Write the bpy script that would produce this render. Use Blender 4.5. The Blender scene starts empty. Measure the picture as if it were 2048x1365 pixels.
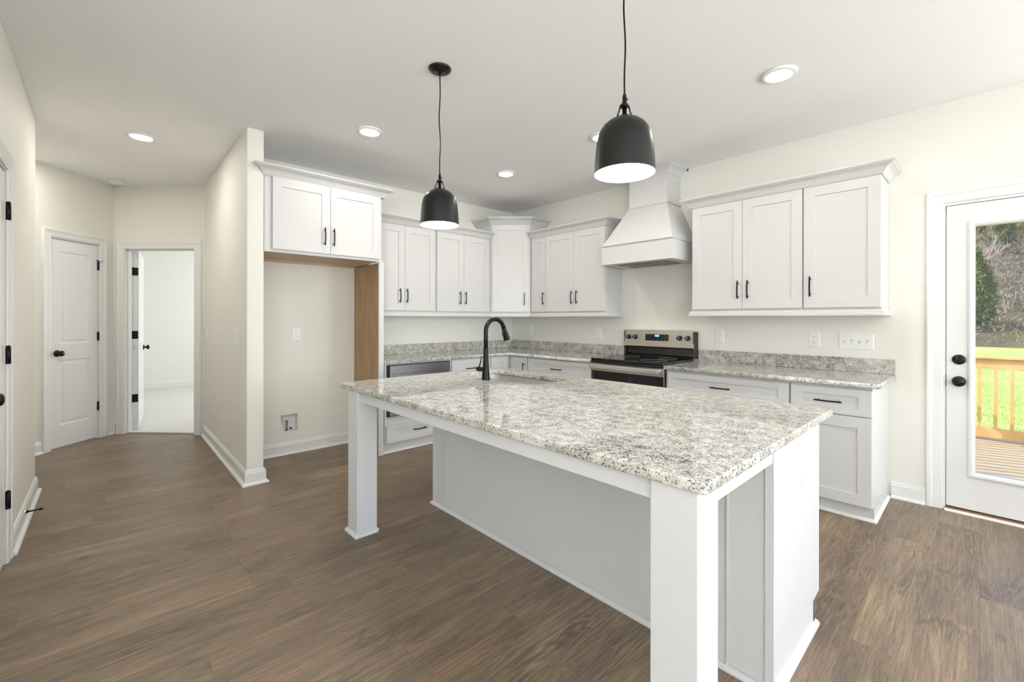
import bpy, bmesh, math, random
from mathutils import Vector, Matrix
R = math.radians
S = bpy.context.scene
COL = S.collection
random.seed(7)

# ------------------------------------------------------------------ camera
CAM = (4.4641, -4.1489, 1.2788); YAW = 0.74793; ROLL = 0.00144; FPX = 874.13
cd = bpy.data.cameras.new('camera'); cam = bpy.data.objects.new('camera', cd); COL.objects.link(cam)
s_, c_ = math.sin(YAW), math.cos(YAW)
rt = Vector((s_, c_, 0)); up = Vector((0, 0, 1)); fw = Vector((-c_, s_, 0))
ri = rt*math.cos(ROLL) + up*math.sin(ROLL); ui = up*math.cos(ROLL) - rt*math.sin(ROLL)
m = Matrix((ri, ui, -fw)).transposed().to_4x4(); m.translation = Vector(CAM)
cam.matrix_world = m
cd.sensor_width = 36; cd.lens = FPX/2048*36; cd.shift_y = -(682.5-638.0)/2048
cd.clip_start = .02; cd.clip_end = 600
S.camera = cam

# ------------------------------------------------------------------ world, sun, fill lights at unseen windows, exposure
S.view_settings.view_transform = 'Standard'; S.view_settings.look = 'None'
S.view_settings.gamma = 1; S.view_settings.use_curve_mapping = False
S.view_settings.exposure = 0.95
w = bpy.data.worlds.new('sky'); S.world = w; w.use_nodes = True
nt = w.node_tree; nt.nodes.clear()
sky = nt.nodes.new('ShaderNodeTexSky'); sky.sky_type = 'NISHITA'; sky.sun_disc = False
sky.sun_elevation = R(28); sky.sun_rotation = R(-110); sky.air_density = 1.0; sky.dust_density = 1.5
bg = nt.nodes.new('ShaderNodeBackground'); bg.inputs['Strength'].default_value = 0.30
wo = nt.nodes.new('ShaderNodeOutputWorld')
nt.links.new(sky.outputs[0], bg.inputs[0]); nt.links.new(bg.outputs[0], wo.inputs[0])

def light(name, typ, loc, rot=None, aim=None, energy=10, color=(1, 1, 1), **kw):
    l = bpy.data.lights.new(name, typ); l.energy = energy; l.color = color
    for k, v in kw.items(): setattr(l, k, v)
    o = bpy.data.objects.new(name, l); COL.objects.link(o); o.location = loc
    if aim is not None: o.rotation_euler = Vector(aim).to_track_quat('-Z', 'Y').to_euler()
    return o
light('sun', 'SUN', (-10, 10, 12), aim=(0.80, 0.28, -0.50), energy=3.4, color=(1, .93, .82), angle=R(.6))
DAY = (.93, .965, 1.0)
# area lights at unseen windows, used as fill for the kitchen and bedroom
light('east_window_fill', 'AREA', (7.93, -2.7, 1.45), aim=(-1, -.1, 1.9), energy=60, color=DAY, shape='RECTANGLE', size=2.4, size_y=1.7)  # tilted upwards as fill for the ceiling
light('east_window_fill', 'AREA', (7.93, -6.9, 1.45), aim=(-1, 0, 3.0), energy=205, color=DAY, shape='RECTANGLE', size=3.0, size_y=1.7)  # aimed steeply up, brightens the ceiling by bounce
light('south_window_fill', 'AREA', (7.25, -8.93, 1.45), aim=(0, 1, 2), energy=25, color=DAY, shape='RECTANGLE', size=1.2, size_y=1.7)  # added fill at an invented window, aimed up
light('north_window_fill', 'AREA', (6.7, -.07, 1.45), aim=(-.55, -1, -.25), energy=72, color=DAY, shape='RECTANGLE', size=1.8, size_y=1.7)  # invented window light out of view, added to brighten the right-hand floor
light('bedroom_window_fill', 'AREA', (-3.6, -.93, 1.5), aim=(0, -1, .1), energy=36, color=DAY, shape='RECTANGLE', size=1.8, size_y=1.4)  # added light at a hidden window, brightens the bedroom
LAMP_E = 84.0      # strength of the recessed lamps' lenses
BULB_E = 60.0     # strength of the pendant bulbs

# ------------------------------------------------------------------ materials
def mat(name, base=(.8, .8, .8), rough=.5, metal=0, emit=None, es=0, spec=.5, coat=0, bump=None, col=None):
    m = bpy.data.materials.new(name); m.use_nodes = True
    n = m.node_tree.nodes; l = m.node_tree.links; b = n['Principled BSDF']
    b.inputs['Base Color'].default_value = (*base, 1); b.inputs['Roughness'].default_value = rough
    b.inputs['Metallic'].default_value = metal; b.inputs['Specular IOR Level'].default_value = spec
    b.inputs['Coat Weight'].default_value = coat
    if emit: b.inputs['Emission Color'].default_value = (*emit, 1); b.inputs['Emission Strength'].default_value = es
    tc = n.new('ShaderNodeTexCoord')
    if bump:
        sc, st, stretch = bump
        mp = n.new('ShaderNodeMapping'); mp.inputs['Scale'].default_value = stretch
        nz = n.new('ShaderNodeTexNoise'); nz.inputs['Scale'].default_value = sc; nz.inputs['Detail'].default_value = 3
        bp = n.new('ShaderNodeBump'); bp.inputs['Strength'].default_value = st; bp.inputs['Distance'].default_value = .002
        l.new(tc.outputs['Object'], mp.inputs[0]); l.new(mp.outputs[0], nz.inputs['Vector']); l.new(nz.outputs[0], bp.inputs['Height']); l.new(bp.outputs[0], b.inputs['Normal'])
    if col:
        sc, c1, c2, stretch = col
        mp = n.new('ShaderNodeMapping'); mp.inputs['Scale'].default_value = stretch
        nz = n.new('ShaderNodeTexNoise'); nz.inputs['Scale'].default_value = sc; nz.inputs['Detail'].default_value = 6
        rp = n.new('ShaderNodeValToRGB'); rp.color_ramp.elements[0].color = (*c1, 1); rp.color_ramp.elements[1].color = (*c2, 1)
        rp.color_ramp.elements[0].position = .3; rp.color_ramp.elements[1].position = .7
        l.new(tc.outputs['Object'], mp.inputs[0]); l.new(mp.outputs[0], nz.inputs['Vector']); l.new(nz.outputs[0], rp.inputs[0]); l.new(rp.outputs[0], b.inputs['Base Color'])
    return m
U = (1, 1, 1)
M = {}
M['wall'] = mat('wall_paint', (.84, .825, .765), .6, bump=(90, .05, U), spec=.3)
M['ceil'] = mat('ceiling_paint', (.935, .935, .925), .8, bump=(120, .08, U), spec=.2)
M['trim'] = mat('trim_paint', (.82, .82, .81), .32, spec=.45)
M['cab'] = mat('cabinet_paint', (.665, .665, .66), .30, spec=.45)
M['isl'] = mat('island_paint', (.665, .675, .685), .32, spec=.45, bump=(30, .03, U))
M['black'] = mat('matte_black', (.005, .005, .0055), .36, spec=.22)
M['shade'] = mat('shade_black', (.009, .0095, .009), .36, spec=.35)
M['bronze'] = mat('dark_bronze', (.010, .009, .008), .30, .3, spec=.4)
M['white_in'] = mat('shade_lining', (.88, .88, .88), .45)
M['bulb'] = mat('bulb', (1, 1, 1), .4, emit=(1, .99, 1), es=BULB_E)
M['lens'] = mat('lamp_lens', (1, 1, 1), .4, emit=(1, .94, .86), es=LAMP_E)
M['plastic'] = mat('white_plastic', (.86, .86, .85), .3)
M['slot'] = mat('dark_slot', (.08, .08, .08), .6)
M['steel'] = mat('stainless', (.66, .62, .57), .30, 1, bump=(60, .06, (1, 60, 60)))
M['steel_v'] = mat('sink_steel', (.42, .405, .39), .22, 1, bump=(50, .08, (60, 1, 1)))
M['steel_d'] = mat('microwave_steel', (.34, .34, .36), .24, 1, bump=(60, .05, (1, 60, 60)))
M['bright'] = mat('bright_steel', (.90, .90, .92), .25, 1, bump=(60, .03, (1, 60, 60)))
M['glassblk'] = mat('black_glass', (.006, .006, .007), .06, spec=.6)
M['blackgloss'] = mat('black_enamel', (.010, .010, .011), .16, spec=.6)
M['blue'] = mat('blue_display', (0, .01, .05), .3, emit=(.01, .16, 1), es=2.2)
M['digit'] = mat('digit_light', (0, .05, .1), .3, emit=(.35, .8, 1), es=2.5)
M['mark'] = mat('grey_mark', (.35, .35, .36), .5)
M['birch'] = mat('birch_veneer', (.5, .33, .18), .45, col=(5, (.36, .215, .095), (.47, .30, .15), (2.5, 2.5, .5)), bump=(60, .05, (1, 1, .05)))
M['birch_l'] = mat('birch_pale', (.5, .33, .18), .5, col=(6, (.55, .40, .25), (.66, .50, .34), (.6, 3, 3)))
M['carpet'] = mat('carpet', (.72, .70, .66), .95, bump=(400, .6, U), spec=.1)
M['copper'] = mat('copper', (.42, .22, .12), .4, .8)
M['grille'] = mat('filter_mesh', (.20, .20, .20), .45, .8, bump=(300, .5, U))
M['deckwood'] = mat('deck_wood', (.5, .38, .24), .7, col=(8, (.44, .32, .20), (.58, .45, .31), (.25, 6, 6)))
M['pine'] = mat('pine_lumber', (.6, .4, .18), .6, col=(5, (.60, .36, .13), (.74, .49, .22), (1, 1, .6)))
M['sill'] = mat('oak_sill', (.28, .14, .06), .4, col=(6, (.20, .09, .035), (.33, .17, .075), (.3, 8, 8)))
M['seam'] = mat('rubber_gasket', (.03, .028, .027), .7)
M['siding'] = mat('siding', (.55, .55, .53), .7)
M['bark'] = mat('bark', (.13, .105, .085), .9)
M['twig'] = mat('bare_twigs', (.20, .165, .145), .9, col=(.6, (.24, .21, .21), (.50, .44, .42), U))
M['brush'] = mat('dry_brush', (.2, .17, .14), .9, col=(.10, (.13, .105, .095), (.42, .35, .29), U))
M['needle'] = mat('evergreen', (.03, .055, .02), .9, col=(.7, (.035, .06, .02), (.12, .15, .04), U))
M['scrub'] = mat('yellow_green_scrub', (.12, .14, .04), .9, col=(.7, (.14, .16, .045), (.34, .33, .11), U))
M['hill'] = mat('hillside_litter', (.12, .09, .06), .95, col=(.5, (.045, .05, .022), (.16, .12, .085), U))
M['lawn'] = mat('lawn', (.1, .2, .03), .95, col=(.5, (.30, .38, .075), (.45, .48, .16), U))
M['blade'] = mat('grass_blade', (.25, .42, .06), .8, col=(1.5, (.16, .30, .03), (.42, .58, .12), U))

def glass_mat():
    m = bpy.data.materials.new('window_glass'); m.use_nodes = True; n = m.node_tree.nodes; l = m.node_tree.links; n.clear()
    o = n.new('ShaderNodeOutputMaterial'); mx = n.new('ShaderNodeMixShader'); t = n.new('ShaderNodeBsdfTransparent'); g = n.new('ShaderNodeBsdfGlossy')
    f = n.new('ShaderNodeFresnel'); f.inputs[0].default_value = 1.45; g.inputs['Roughness'].default_value = .01; t.inputs[0].default_value = (.96, .97, .96, 1)
    l.new(f.outputs[0], mx.inputs[0]); l.new(t.outputs[0], mx.inputs[1]); l.new(g.outputs[0], mx.inputs[2]); l.new(mx.outputs[0], o.inputs[0])
    return m
M['glass'] = glass_mat()

class NG:                                  # tiny node-graph helper
    def __init__(s, name):
        s.m = bpy.data.materials.new(name); s.m.use_nodes = True; s.t = s.m.node_tree; s.b = s.t.nodes['Principled BSDF']
    def n(s, typ, **kw):
        x = s.t.nodes.new(typ)
        for k, v in kw.items(): setattr(x, k, v)
        return x
    def put(s, sock, v):
        if isinstance(v, bpy.types.NodeSocket): s.t.links.new(v, sock)
        elif v is not None: sock.default_value = v
    def math(s, op, a, b=None, c=None):
        x = s.n('ShaderNodeMath', operation=op); s.put(x.inputs[0], a); s.put(x.inputs[1], b); s.put(x.inputs[2], c); return x.outputs[0]
    def xyz(s, v):
        x = s.n('ShaderNodeSeparateXYZ'); s.put(x.inputs[0], v); return x.outputs
    def comb(s, a, b, c):
        x = s.n('ShaderNodeCombineXYZ'); [s.put(x.inputs[i], q) for i, q in enumerate((a, b, c))]; return x.outputs[0]
    def noise(s, v, sc, det=4, rough=.5, dist=0):
        x = s.n('ShaderNodeTexNoise'); s.put(x.inputs['Vector'], v); x.inputs['Scale'].default_value = sc; x.inputs['Detail'].default_value = det
        x.inputs['Roughness'].default_value = rough; x.inputs['Distortion'].default_value = dist; return x.outputs
    def white(s, v):
        x = s.n('ShaderNodeTexWhiteNoise', noise_dimensions='3D'); s.put(x.inputs['Vector'], v); return x.outputs
    def ramp(s, f, stops, interp='LINEAR'):
        x = s.n('ShaderNodeValToRGB'); x.color_ramp.interpolation = interp; e = x.color_ramp.elements
        while len(e) < len(stops): e.new(.5)
        for i, (p, c) in enumerate(stops): e[i].position = p; e[i].color = (*c, 1) if len(c) == 3 else c
        s.put(x.inputs[0], f); return x.outputs[0]
    def mix(s, f, a, b, mode='MIX'):
        x = s.n('ShaderNodeMix', data_type='RGBA', blend_type=mode); s.put(x.inputs[0], f); s.put(x.inputs[6], a); s.put(x.inputs[7], b); return x.outputs[2]

def floor_mat():
    g = NG('oak_plank_floor')
    tc = g.n('ShaderNodeTexCoord'); X, Y, Z = g.xyz(tc.outputs['Object'])
    PW, PL = .18, 1.22
    u = g.math('DIVIDE', g.math('ADD', X, .045), PW); row = g.math('FLOOR', u)
    off = g.math('MULTIPLY', g.white(g.comb(row, 3.3, 0))[0], PL)
    v = g.math('DIVIDE', g.math('ADD', Y, off), PL); colm = g.math('FLOOR', v)
    idv = g.comb(row, colm, 1.7); rnd, rc = g.white(idv)[0], g.white(idv)[1]
    fu = g.math('FRACT', u); fv = g.math('FRACT', v)
    # grain: coordinates shifted per plank
    sh = g.math('MULTIPLY', rnd, 37.0)
    # long wavy figure
    p1 = g.comb(g.math('ADD', g.math('MULTIPLY', X, 7.0), sh), g.math('ADD', g.math('MULTIPLY', Y, .9), sh), sh)
    fig = g.noise(p1, 1.3, 3, .5, .6)[0]
    ring = g.math('SINE', g.math('MULTIPLY', fig, 95.0))
    ringm = g.math('MULTIPLY', g.math('SMOOTH_MIN', g.math('MAXIMUM', g.math('SUBTRACT', g.noise(g.comb(g.math('ADD', g.math('MULTIPLY', X, 2.2), sh), g.math('ADD', g.math('MULTIPLY', Y, 1.1), sh), 4.0), 1.6, 2)[0], .47), 0.0), .22, .1), 3.0)
    p2 = g.comb(g.math('ADD', g.math('MULTIPLY', X, 60.0), sh), g.math('MULTIPLY', Y, 2.2), sh)
    fine = g.noise(p2, 2.2, 5, .6)[0]
    blot = g.noise(g.comb(g.math('ADD', g.math('MULTIPLY', X, 3.0), sh), g.math('MULTIPLY', Y, 1.0), 2.0), 2.0, 3)[0]
    knot = g.n('ShaderNodeTexVoronoi'); g.put(knot.inputs['Vector'], g.comb(g.math('MULTIPLY', X, 2.2), g.math('MULTIPLY', Y, 1.0), 0.0)); knot.inputs['Scale'].default_value = 1.1
    kn = g.ramp(knot.outputs['Distance'], [(0.0, (1, 1, 1)), (.018, (.8, .8, .8)), (.06, (0, 0, 0))])
    base = g.ramp(rnd, [(0, (.300, .208, .130)), (.35, (.322, .224, .140)), (.7, (.345, .243, .153)), (1, (.395, .283, .180))])
    base = g.mix(g.math('MULTIPLY', g.ramp(fine, [(.36, (1, 1, 1)), (.60, (0, 0, 0))]), .62), base, (.105, .074, .052, 1))
    fine2 = g.noise(g.comb(g.math('ADD', g.math('MULTIPLY', X, 14.0), sh), g.math('MULTIPLY', Y, .8), sh), 2.2, 4, .6)[0]
    base = g.mix(g.math('MULTIPLY', g.ramp(fine2, [(.38, (1, 1, 1)), (.62, (0, 0, 0))]), .45), base, (.115, .085, .062, 1))
    base = g.mix(g.ramp(blot, [(.40, (0, 0, 0)), (.72, (.55, .55, .55))]), base, (.125, .098, .080, 1))
    base = g.mix(g.math('MULTIPLY', g.math('MULTIPLY', g.math('ADD', ring, 1.0), .5), g.math('MINIMUM', ringm, .62)), base, (.060, .044, .034, 1))
    pore = g.noise(g.comb(g.math('ADD', g.math('MULTIPLY', X, 230.0), sh), g.math('MULTIPLY', Y, 9.0), sh), 1.6, 3, .6)[0]
    base = g.mix(g.math('MULTIPLY', g.ramp(pore, [(.30, (1, 1, 1)), (.47, (0, 0, 0))]), .60), base, (.075, .055, .042, 1))
    base = g.mix(g.math('MULTIPLY', g.ramp(pore, [(.55, (0, 0, 0)), (.70, (1, 1, 1))]), .30), base, (.40, .31, .22, 1))
    base = g.mix(g.math('MULTIPLY', kn, .75), base, (.045, .032, .026, 1))
    # seams
    eu = g.math('MULTIPLY', g.math('MINIMUM', fu, g.math('SUBTRACT', 1.0, fu)), PW)
    ev = g.math('MULTIPLY', g.math('MINIMUM', fv, g.math('SUBTRACT', 1.0, fv)), PL)
    e = g.math('MINIMUM', eu, ev)
    seam = g.math('LESS_THAN', e, .0011)
    base = g.mix(g.math('MULTIPLY', seam, .5), base, (.07, .05, .038, 1))
    g.put(g.b.inputs['Base Color'], base)
    g.put(g.b.inputs['Roughness'], g.math('ADD', .34, g.math('MULTIPLY', fine, .14)))
    g.b.inputs['Specular IOR Level'].default_value = .5
    bp = g.n('ShaderNodeBump'); bp.inputs['Strength'].default_value = .25; bp.inputs['Distance'].default_value = .001
    hgt = g.math('SUBTRACT', g.math('MULTIPLY', fine, .35), g.math('MULTIPLY', seam, 1.0)); g.put(bp.inputs['Height'], hgt)
    g.put(g.b.inputs['Normal'], bp.outputs[0])
    return g.m
M['floor'] = floor_mat()

def granite_mat():
    g = NG('speckled_granite')
    tc = g.n('ShaderNodeTexCoord'); P = tc.outputs['Object']
    big = g.noise(P, 4.0, 3, .55)[0]; mid = g.noise(P, 26, 4, .6, .4)[0]; clus = g.noise(P, 18, 3, .6, .5)[0]
    gr = g.noise(P, 150, 3, .55, .4)[0]; fine = g.noise(P, 300, 2, .5)[0]
    tan = g.noise(P, 7, 3, .5)[0]; tan2 = g.noise(P, 40, 3, .6)[0]
    base = g.ramp(mid, [(.32, (.40, .39, .345)), (.46, (.56, .55, .50)), (.60, (.70, .69, .65))])
    base = g.mix(g.math('MULTIPLY', g.ramp(tan, [(.46, (0, 0, 0)), (.66, (1, 1, 1))]), g.ramp(tan2, [(.44, (0, 0, 0)), (.62, (.6, .6, .6))])), base, (.46, .35, .26, 1))
    field = g.math('ADD', gr, g.math('ADD', g.math('MULTIPLY', g.math('SUBTRACT', clus, .5), .42), g.math('ADD', g.math('MULTIPLY', g.math('SUBTRACT', big, .5), .16), g.math('MULTIPLY', g.math('SUBTRACT', fine, .5), .22))))
    base = g.mix(g.math('MULTIPLY', g.ramp(field, [(.51, (0, 0, 0)), (.56, (1, 1, 1))]), .62), base, (.24, .235, .22, 1))
    base = g.mix(g.math('MULTIPLY', g.ramp(field, [(.592, (0, 0, 0)), (.625, (1, 1, 1))]), .92), base, (.05, .05, .05, 1))
    g.put(g.b.inputs['Base Color'], base)
    g.b.inputs['Roughness'].default_value = .045; g.b.inputs['Specular IOR Level'].default_value = .62
    return g.m
M['granite'] = granite_mat()

# ------------------------------------------------------------------ geometry helpers
class MB:
    def __init__(s): s.v = []; s.f = []; s.mi = []; s.sm = []
    def add(s, verts, faces, mi=0, smooth=False):
        k = len(s.v); s.v += [tuple(p) for p in verts]
        for f in faces: s.f.append([i+k for i in f]); s.mi.append(mi); s.sm.append(smooth)
        return s
    def box(s, x0, x1, y0, y1, z0, z1, mi=0):
        return s.add([(x0,y0,z0),(x1,y0,z0),(x1,y1,z0),(x0,y1,z0),(x0,y0,z1),(x1,y0,z1),(x1,y1,z1),(x0,y1,z1)],
                     [(0,3,2,1),(4,5,6,7),(0,1,5,4),(1,2,6,5),(2,3,7,6),(3,0,4,7)], mi)
    def prism(s, pts, z0, z1, mi=0):           # pts CCW
        n = len(pts)
        return s.add([(x,y,z0) for x,y in pts]+[(x,y,z1) for x,y in pts],
                     [tuple(range(n))[::-1], tuple(range(n,2*n))]+[(i,(i+1)%n,n+(i+1)%n,n+i) for i in range(n)], mi)
    def loft(s, rings, mi=0, cap0=True, cap1=True, smooth=False):
        n = len(rings[0]); V = [p for r in rings for p in r]; F = []
        for j in range(len(rings)-1):
            for i in range(n): F.append((j*n+i, j*n+(i+1)%n, (j+1)*n+(i+1)%n, (j+1)*n+i))
        s.add(V, F, mi, smooth); k = len(s.v)-len(V)
        if cap0: s.f.append([k+i for i in range(n)][::-1]); s.mi.append(mi); s.sm.append(False)
        if cap1: s.f.append([k+(len(rings)-1)*n+i for i in range(n)]); s.mi.append(mi); s.sm.append(False)
        return s
    def lathe(s, prof, n=32, c=(0,0,0), axis='Z', mi=0, cap0=True, cap1=True, smooth=True):
        rings = []
        for r, h in prof:
            ring = []
            for i in range(n):
                a = 2*math.pi*i/n; x, y = r*math.cos(a), r*math.sin(a)
                p = (x, y, h) if axis == 'Z' else ((x, h, -y) if axis == 'Y' else (h, x, y))
                ring.append((p[0]+c[0], p[1]+c[1], p[2]+c[2]))
            rings.append(ring)
        return s.loft(rings, mi, cap0, cap1, smooth)
    def tube(s, pts, r, n=12, mi=0, smooth=True):
        pts = [Vector(p) for p in pts]; rr = r if isinstance(r, (list, tuple)) else [r]*len(pts)
        rings = []; ref = None
        for i, p in enumerate(pts):
            t = (pts[min(i+1, len(pts)-1)]-pts[max(i-1, 0)]).normalized()
            if ref is None: ref = t.orthogonal().normalized()
            ref = (ref - t*ref.dot(t)).normalized(); b = t.cross(ref)
            rings.append([p+(ref*math.cos(2*math.pi*k/n)+b*math.sin(2*math.pi*k/n))*rr[i] for k in range(n)])
        return s.loft(rings, mi, True, True, smooth)
    def sweep(s, path, prof, mapf=lambda a, b, c: (a, b, c), mi=0):
        """path: 2D points; prof: closed list of (offset to the left of the path, height)"""
        n = len(path); P = [Vector(p) for p in path]; rings = []
        for i in range(n):
            d0 = (P[i]-P[i-1]).normalized() if i > 0 else (P[1]-P[0]).normalized()
            d1 = (P[i+1]-P[i]).normalized() if i < n-1 else d0
            n0 = Vector((-d0.y, d0.x)); n1 = Vector((-d1.y, d1.x)); mm = (n0+n1); mm = mm/(mm.dot(n0) or 1)
            rings.append([mapf(P[i].x+mm.x*o, P[i].y+mm.y*o, h) for o, h in prof])
        return s.loft(rings, mi)
    def obj(s, name, mats, parent=None, bevel=0, seg=2, loc=None, smooth_angle=None, solid=0):
        me = bpy.data.meshes.new(name); me.from_pydata(s.v, [], s.f)
        for mm in (mats if isinstance(mats, (list, tuple)) else [mats]): me.materials.append(M[mm])
        for p, mi, sm in zip(me.polygons, s.mi, s.sm): p.material_index = mi; p.use_smooth = sm
        bm = bmesh.new(); bm.from_mesh(me); bmesh.ops.recalc_face_normals(bm, faces=bm.faces); bm.to_mesh(me); bm.free()
        o = bpy.data.objects.new(name, me); COL.objects.link(o)
        if parent is not None: o.parent = parent
        if loc: o.location = loc
        if solid:
            q = o.modifiers.new('solid', 'SOLIDIFY'); q.thickness = solid; q.offset = 0
        if bevel:
            b = o.modifiers.new('bevel', 'BEVEL'); b.width = bevel; b.segments = seg; b.limit_method = 'ANGLE'; b.angle_limit = R(35); b.harden_normals = False
        return o

def tag(o, label=None, cat=None, group=None, kind=None):
    if label: o['label'] = label
    if cat: o['category'] = cat
    if group: o['group'] = group
    if kind: o['kind'] = kind
    return o
def thing(name, label, cat, loc=(0,0,0), rotz=0, group=None, kind=None):
    o = bpy.data.objects.new(name, None); COL.objects.link(o); o.empty_display_size = .1
    o.location = loc; o.rotation_euler = (0, 0, rotz); return tag(o, label, cat, group, kind)
def struct(name, mb, m, bevel=0, label=None, cat='structure', parent=None, **kw):
    o = mb.obj(name, m, parent, bevel, **kw)
    return tag(o, label, cat if label else None, kind='structure')
def copy_tree(o, parent=None):
    c = o.copy(); COL.objects.link(c)
    if parent is not None: c.parent = parent
    for ch in [x for x in bpy.data.objects if x.parent == o]: copy_tree(ch, c)
    return c
def rrect(x0, x1, y0, y1, r, n=6):
    out = []
    for cx, cy, a0 in ((x1-r,y0+r,-90),(x1-r,y1-r,0),(x0+r,y1-r,90),(x0+r,y0+r,180)):
        for i in range(n+1):
            a = R(a0+90*i/n); out.append((cx+r*math.cos(a), cy+r*math.sin(a)))
    return out
def plate(outlines, z0, z1, bevel=.003):
    """flat slab from 2D outlines (first outer, others holes) with softened edges"""
    cu = bpy.data.curves.new('tmp', 'CURVE'); cu.dimensions = '2D'; cu.fill_mode = 'BOTH'
    for pts in outlines:
        sp = cu.splines.new('POLY'); sp.points.add(len(pts)-1); sp.use_cyclic_u = True
        for p, (x, y) in zip(sp.points, pts): p.co = (x, y, 0, 1)
    cu.extrude = (z1-z0)/2-bevel; cu.bevel_depth = bevel; cu.bevel_resolution = 2; cu.offset = -bevel
    o = bpy.data.objects.new('tmp', cu); COL.objects.link(o)
    dg = bpy.context.evaluated_depsgraph_get(); me = bpy.data.meshes.new_from_object(o.evaluated_get(dg))
    bpy.data.objects.remove(o)
    for v in me.vertices: v.co.z += (z0+z1)/2
    return me
def plate_obj(name, outlines, z0, z1, m, parent=None, bevel=.003):
    me = plate(outlines, z0, z1, bevel); me.name = name; me.materials.clear(); me.materials.append(M[m])
    o = bpy.data.objects.new(name, me); COL.objects.link(o)
    if parent is not None: o.parent = parent
    return o

# ================================================================== STRUCTURE
H = 2.743
Y1, Y2 = -3.3628, -3.2477            # hall partition faces
XE = .6369                           # partition end
YL = -4.5325                         # left wall face
KX = 2.01; KC = -6.175               # end wall: x-y=KX ; closet wall: x+y=KC
CX, CY = (KX+KC)/2, (KC-KX)/2        # hall corner
r2 = math.sqrt(2)

struct('floor', MB().box(-6.0, 8.15, -9.15, .0, -.15, 0), 'floor')
struct('ceiling', MB().box(-6.0, 8.15, -9.15, .15, H, H+.15), 'ceil')

# range wall (north), with the exterior door hole
DX0, DX1, DZ = 4.2735, 5.2345, 2.063
struct('wall_north', MB().box(-.12, DX0, 0, .15, -.15, H).box(DX1, 5.8, 0, .15, -.15, H).box(7.6, 8.15, 0, .15, -.15, H).box(5.8, 7.6, 0, .15, -.15, .6).box(5.8, 7.6, 0, .15, 2.3, H).box(DX0, DX1, 0, .15, DZ, H).box(DX0, DX1, .0, .15, -.15, -.012), 'wall')
# fridge wall (west) with the valve box recess
bx0, bx1, bz0, bz1 = -2.957, -2.805, .208, .372
struct('wall_west', MB().box(-.12, 0, Y2, bx0, -.15, H).box(-.12, 0, bx1, 0, -.15, H).box(-.12, 0, bx0, bx1, -.15, bz0).box(-.12, 0, bx0, bx1, bz1, H).box(-.12, -.075, bx0, bx1, bz0, bz1), 'wall')
struct('wall_partition', MB().prism([(Y1+KX, Y1), (XE, Y1), (XE, Y2), (Y2+KX, Y2)], 0, H), 'wall', bevel=.004)
# left wall with door hole
LX0, LX1 = 1.000, 1.652
struct('wall_left', MB().box(-.27, LX0, YL-.12, YL, 0, H).box(LX1, 3.12, YL-.12, YL, 0, H).box(LX0, LX1, YL-.12, YL, 2.06, H), 'wall', bevel=.004)
struct('wall_passage', MB().box(-.27, -.15, -6.1, YL-.12, 0, H), 'wall')
struct('wall_living_west', MB().box(3.0, 3.12, -9.0, YL-.12, 0, H), 'wall')
def EW(s, d, z=0):   # end wall frame: s along from hall corner, d towards the hall
    return (CX+s/r2+d/r2, CY+s/r2-d/r2, z)
def CW(s, d, z=0):   # closet wall frame: s from hall corner, d towards the hall
    return (CX+s/r2+d/r2, CY-s/r2+d/r2, z)
def fbox(mb, F, s0, s1, d0, d1, z0, z1, mi=0):
    return mb.add([F(s0,d0,z0),F(s1,d0,z0),F(s1,d1,z0),F(s0,d1,z0),F(s0,d0,z1),F(s1,d0,z1),F(s1,d1,z1),F(s0,d1,z1)],
                  [(0,3,2,1),(4,5,6,7),(0,1,5,4),(1,2,6,5),(2,3,7,6),(3,0,4,7)], mi)
ES0, ES1 = .112, .937                # end wall door hole
mb = MB(); fbox(mb, EW, -1.3, ES0, -.115, 0, 0, H); fbox(mb, EW, ES1, 1.032, -.115, 0, 0, H); fbox(mb, EW, ES0, ES1, -.115, 0, 2.06, H)
struct('wall_hall_end', mb, 'wall')
CS0, CS1 = .152, .651                # closet door hole
mb = MB(); fbox(mb, CW, 0, CS0, -.115, 0, 0, H); fbox(mb, CW, CS1, 2.62, -.115, 0, 0, H); fbox(mb, CW, CS0, CS1, -.115, 0, 2.075, H)
struct('wall_closet', mb, 'wall')
# bedroom shell
struct('wall_bedroom_west', MB().box(-5.83, -5.71, -5.0, -.75, 0, H), 'wall')
struct('wall_bedroom_south', MB().box(-5.83, -3.0, -5.12, -5.0, 0, H), 'wall')
struct('wall_bedroom_north', MB().box(-5.83, -4.5, -.87, -.75, 0, H).box(-2.7, -.12, -.87, -.75, 0, H).box(-4.5, -2.7, -.87, -.75, 0, .8).box(-4.5, -2.7, -.87, -.75, 2.2, H), 'wall')
a = EW(-1.25, -.116); b = EW(1.16, -.116)
struct('floor_bedroom_carpet', MB().prism([(-5.71, -5.0), (a[0], -5.0), EW(ES0, -.116)[:2], EW(ES0, -.03)[:2], EW(ES1, -.03)[:2], EW(ES1, -.116)[:2], (b[0], b[1]), (-.12, Y2), (-.12, -.87), (-5.71, -.87)], .0005, .014), 'carpet',
       label='pale carpet covering the bedroom floor beyond the open door', cat='carpet')
struct('baseboard_bedroom', MB().sweep([(-5.71, -5.0), (-5.71, -.87)], [(0, .014), (-.014, .014), (-.014, .10), (-.008, .125), (0, .125)]), 'trim')
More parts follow.
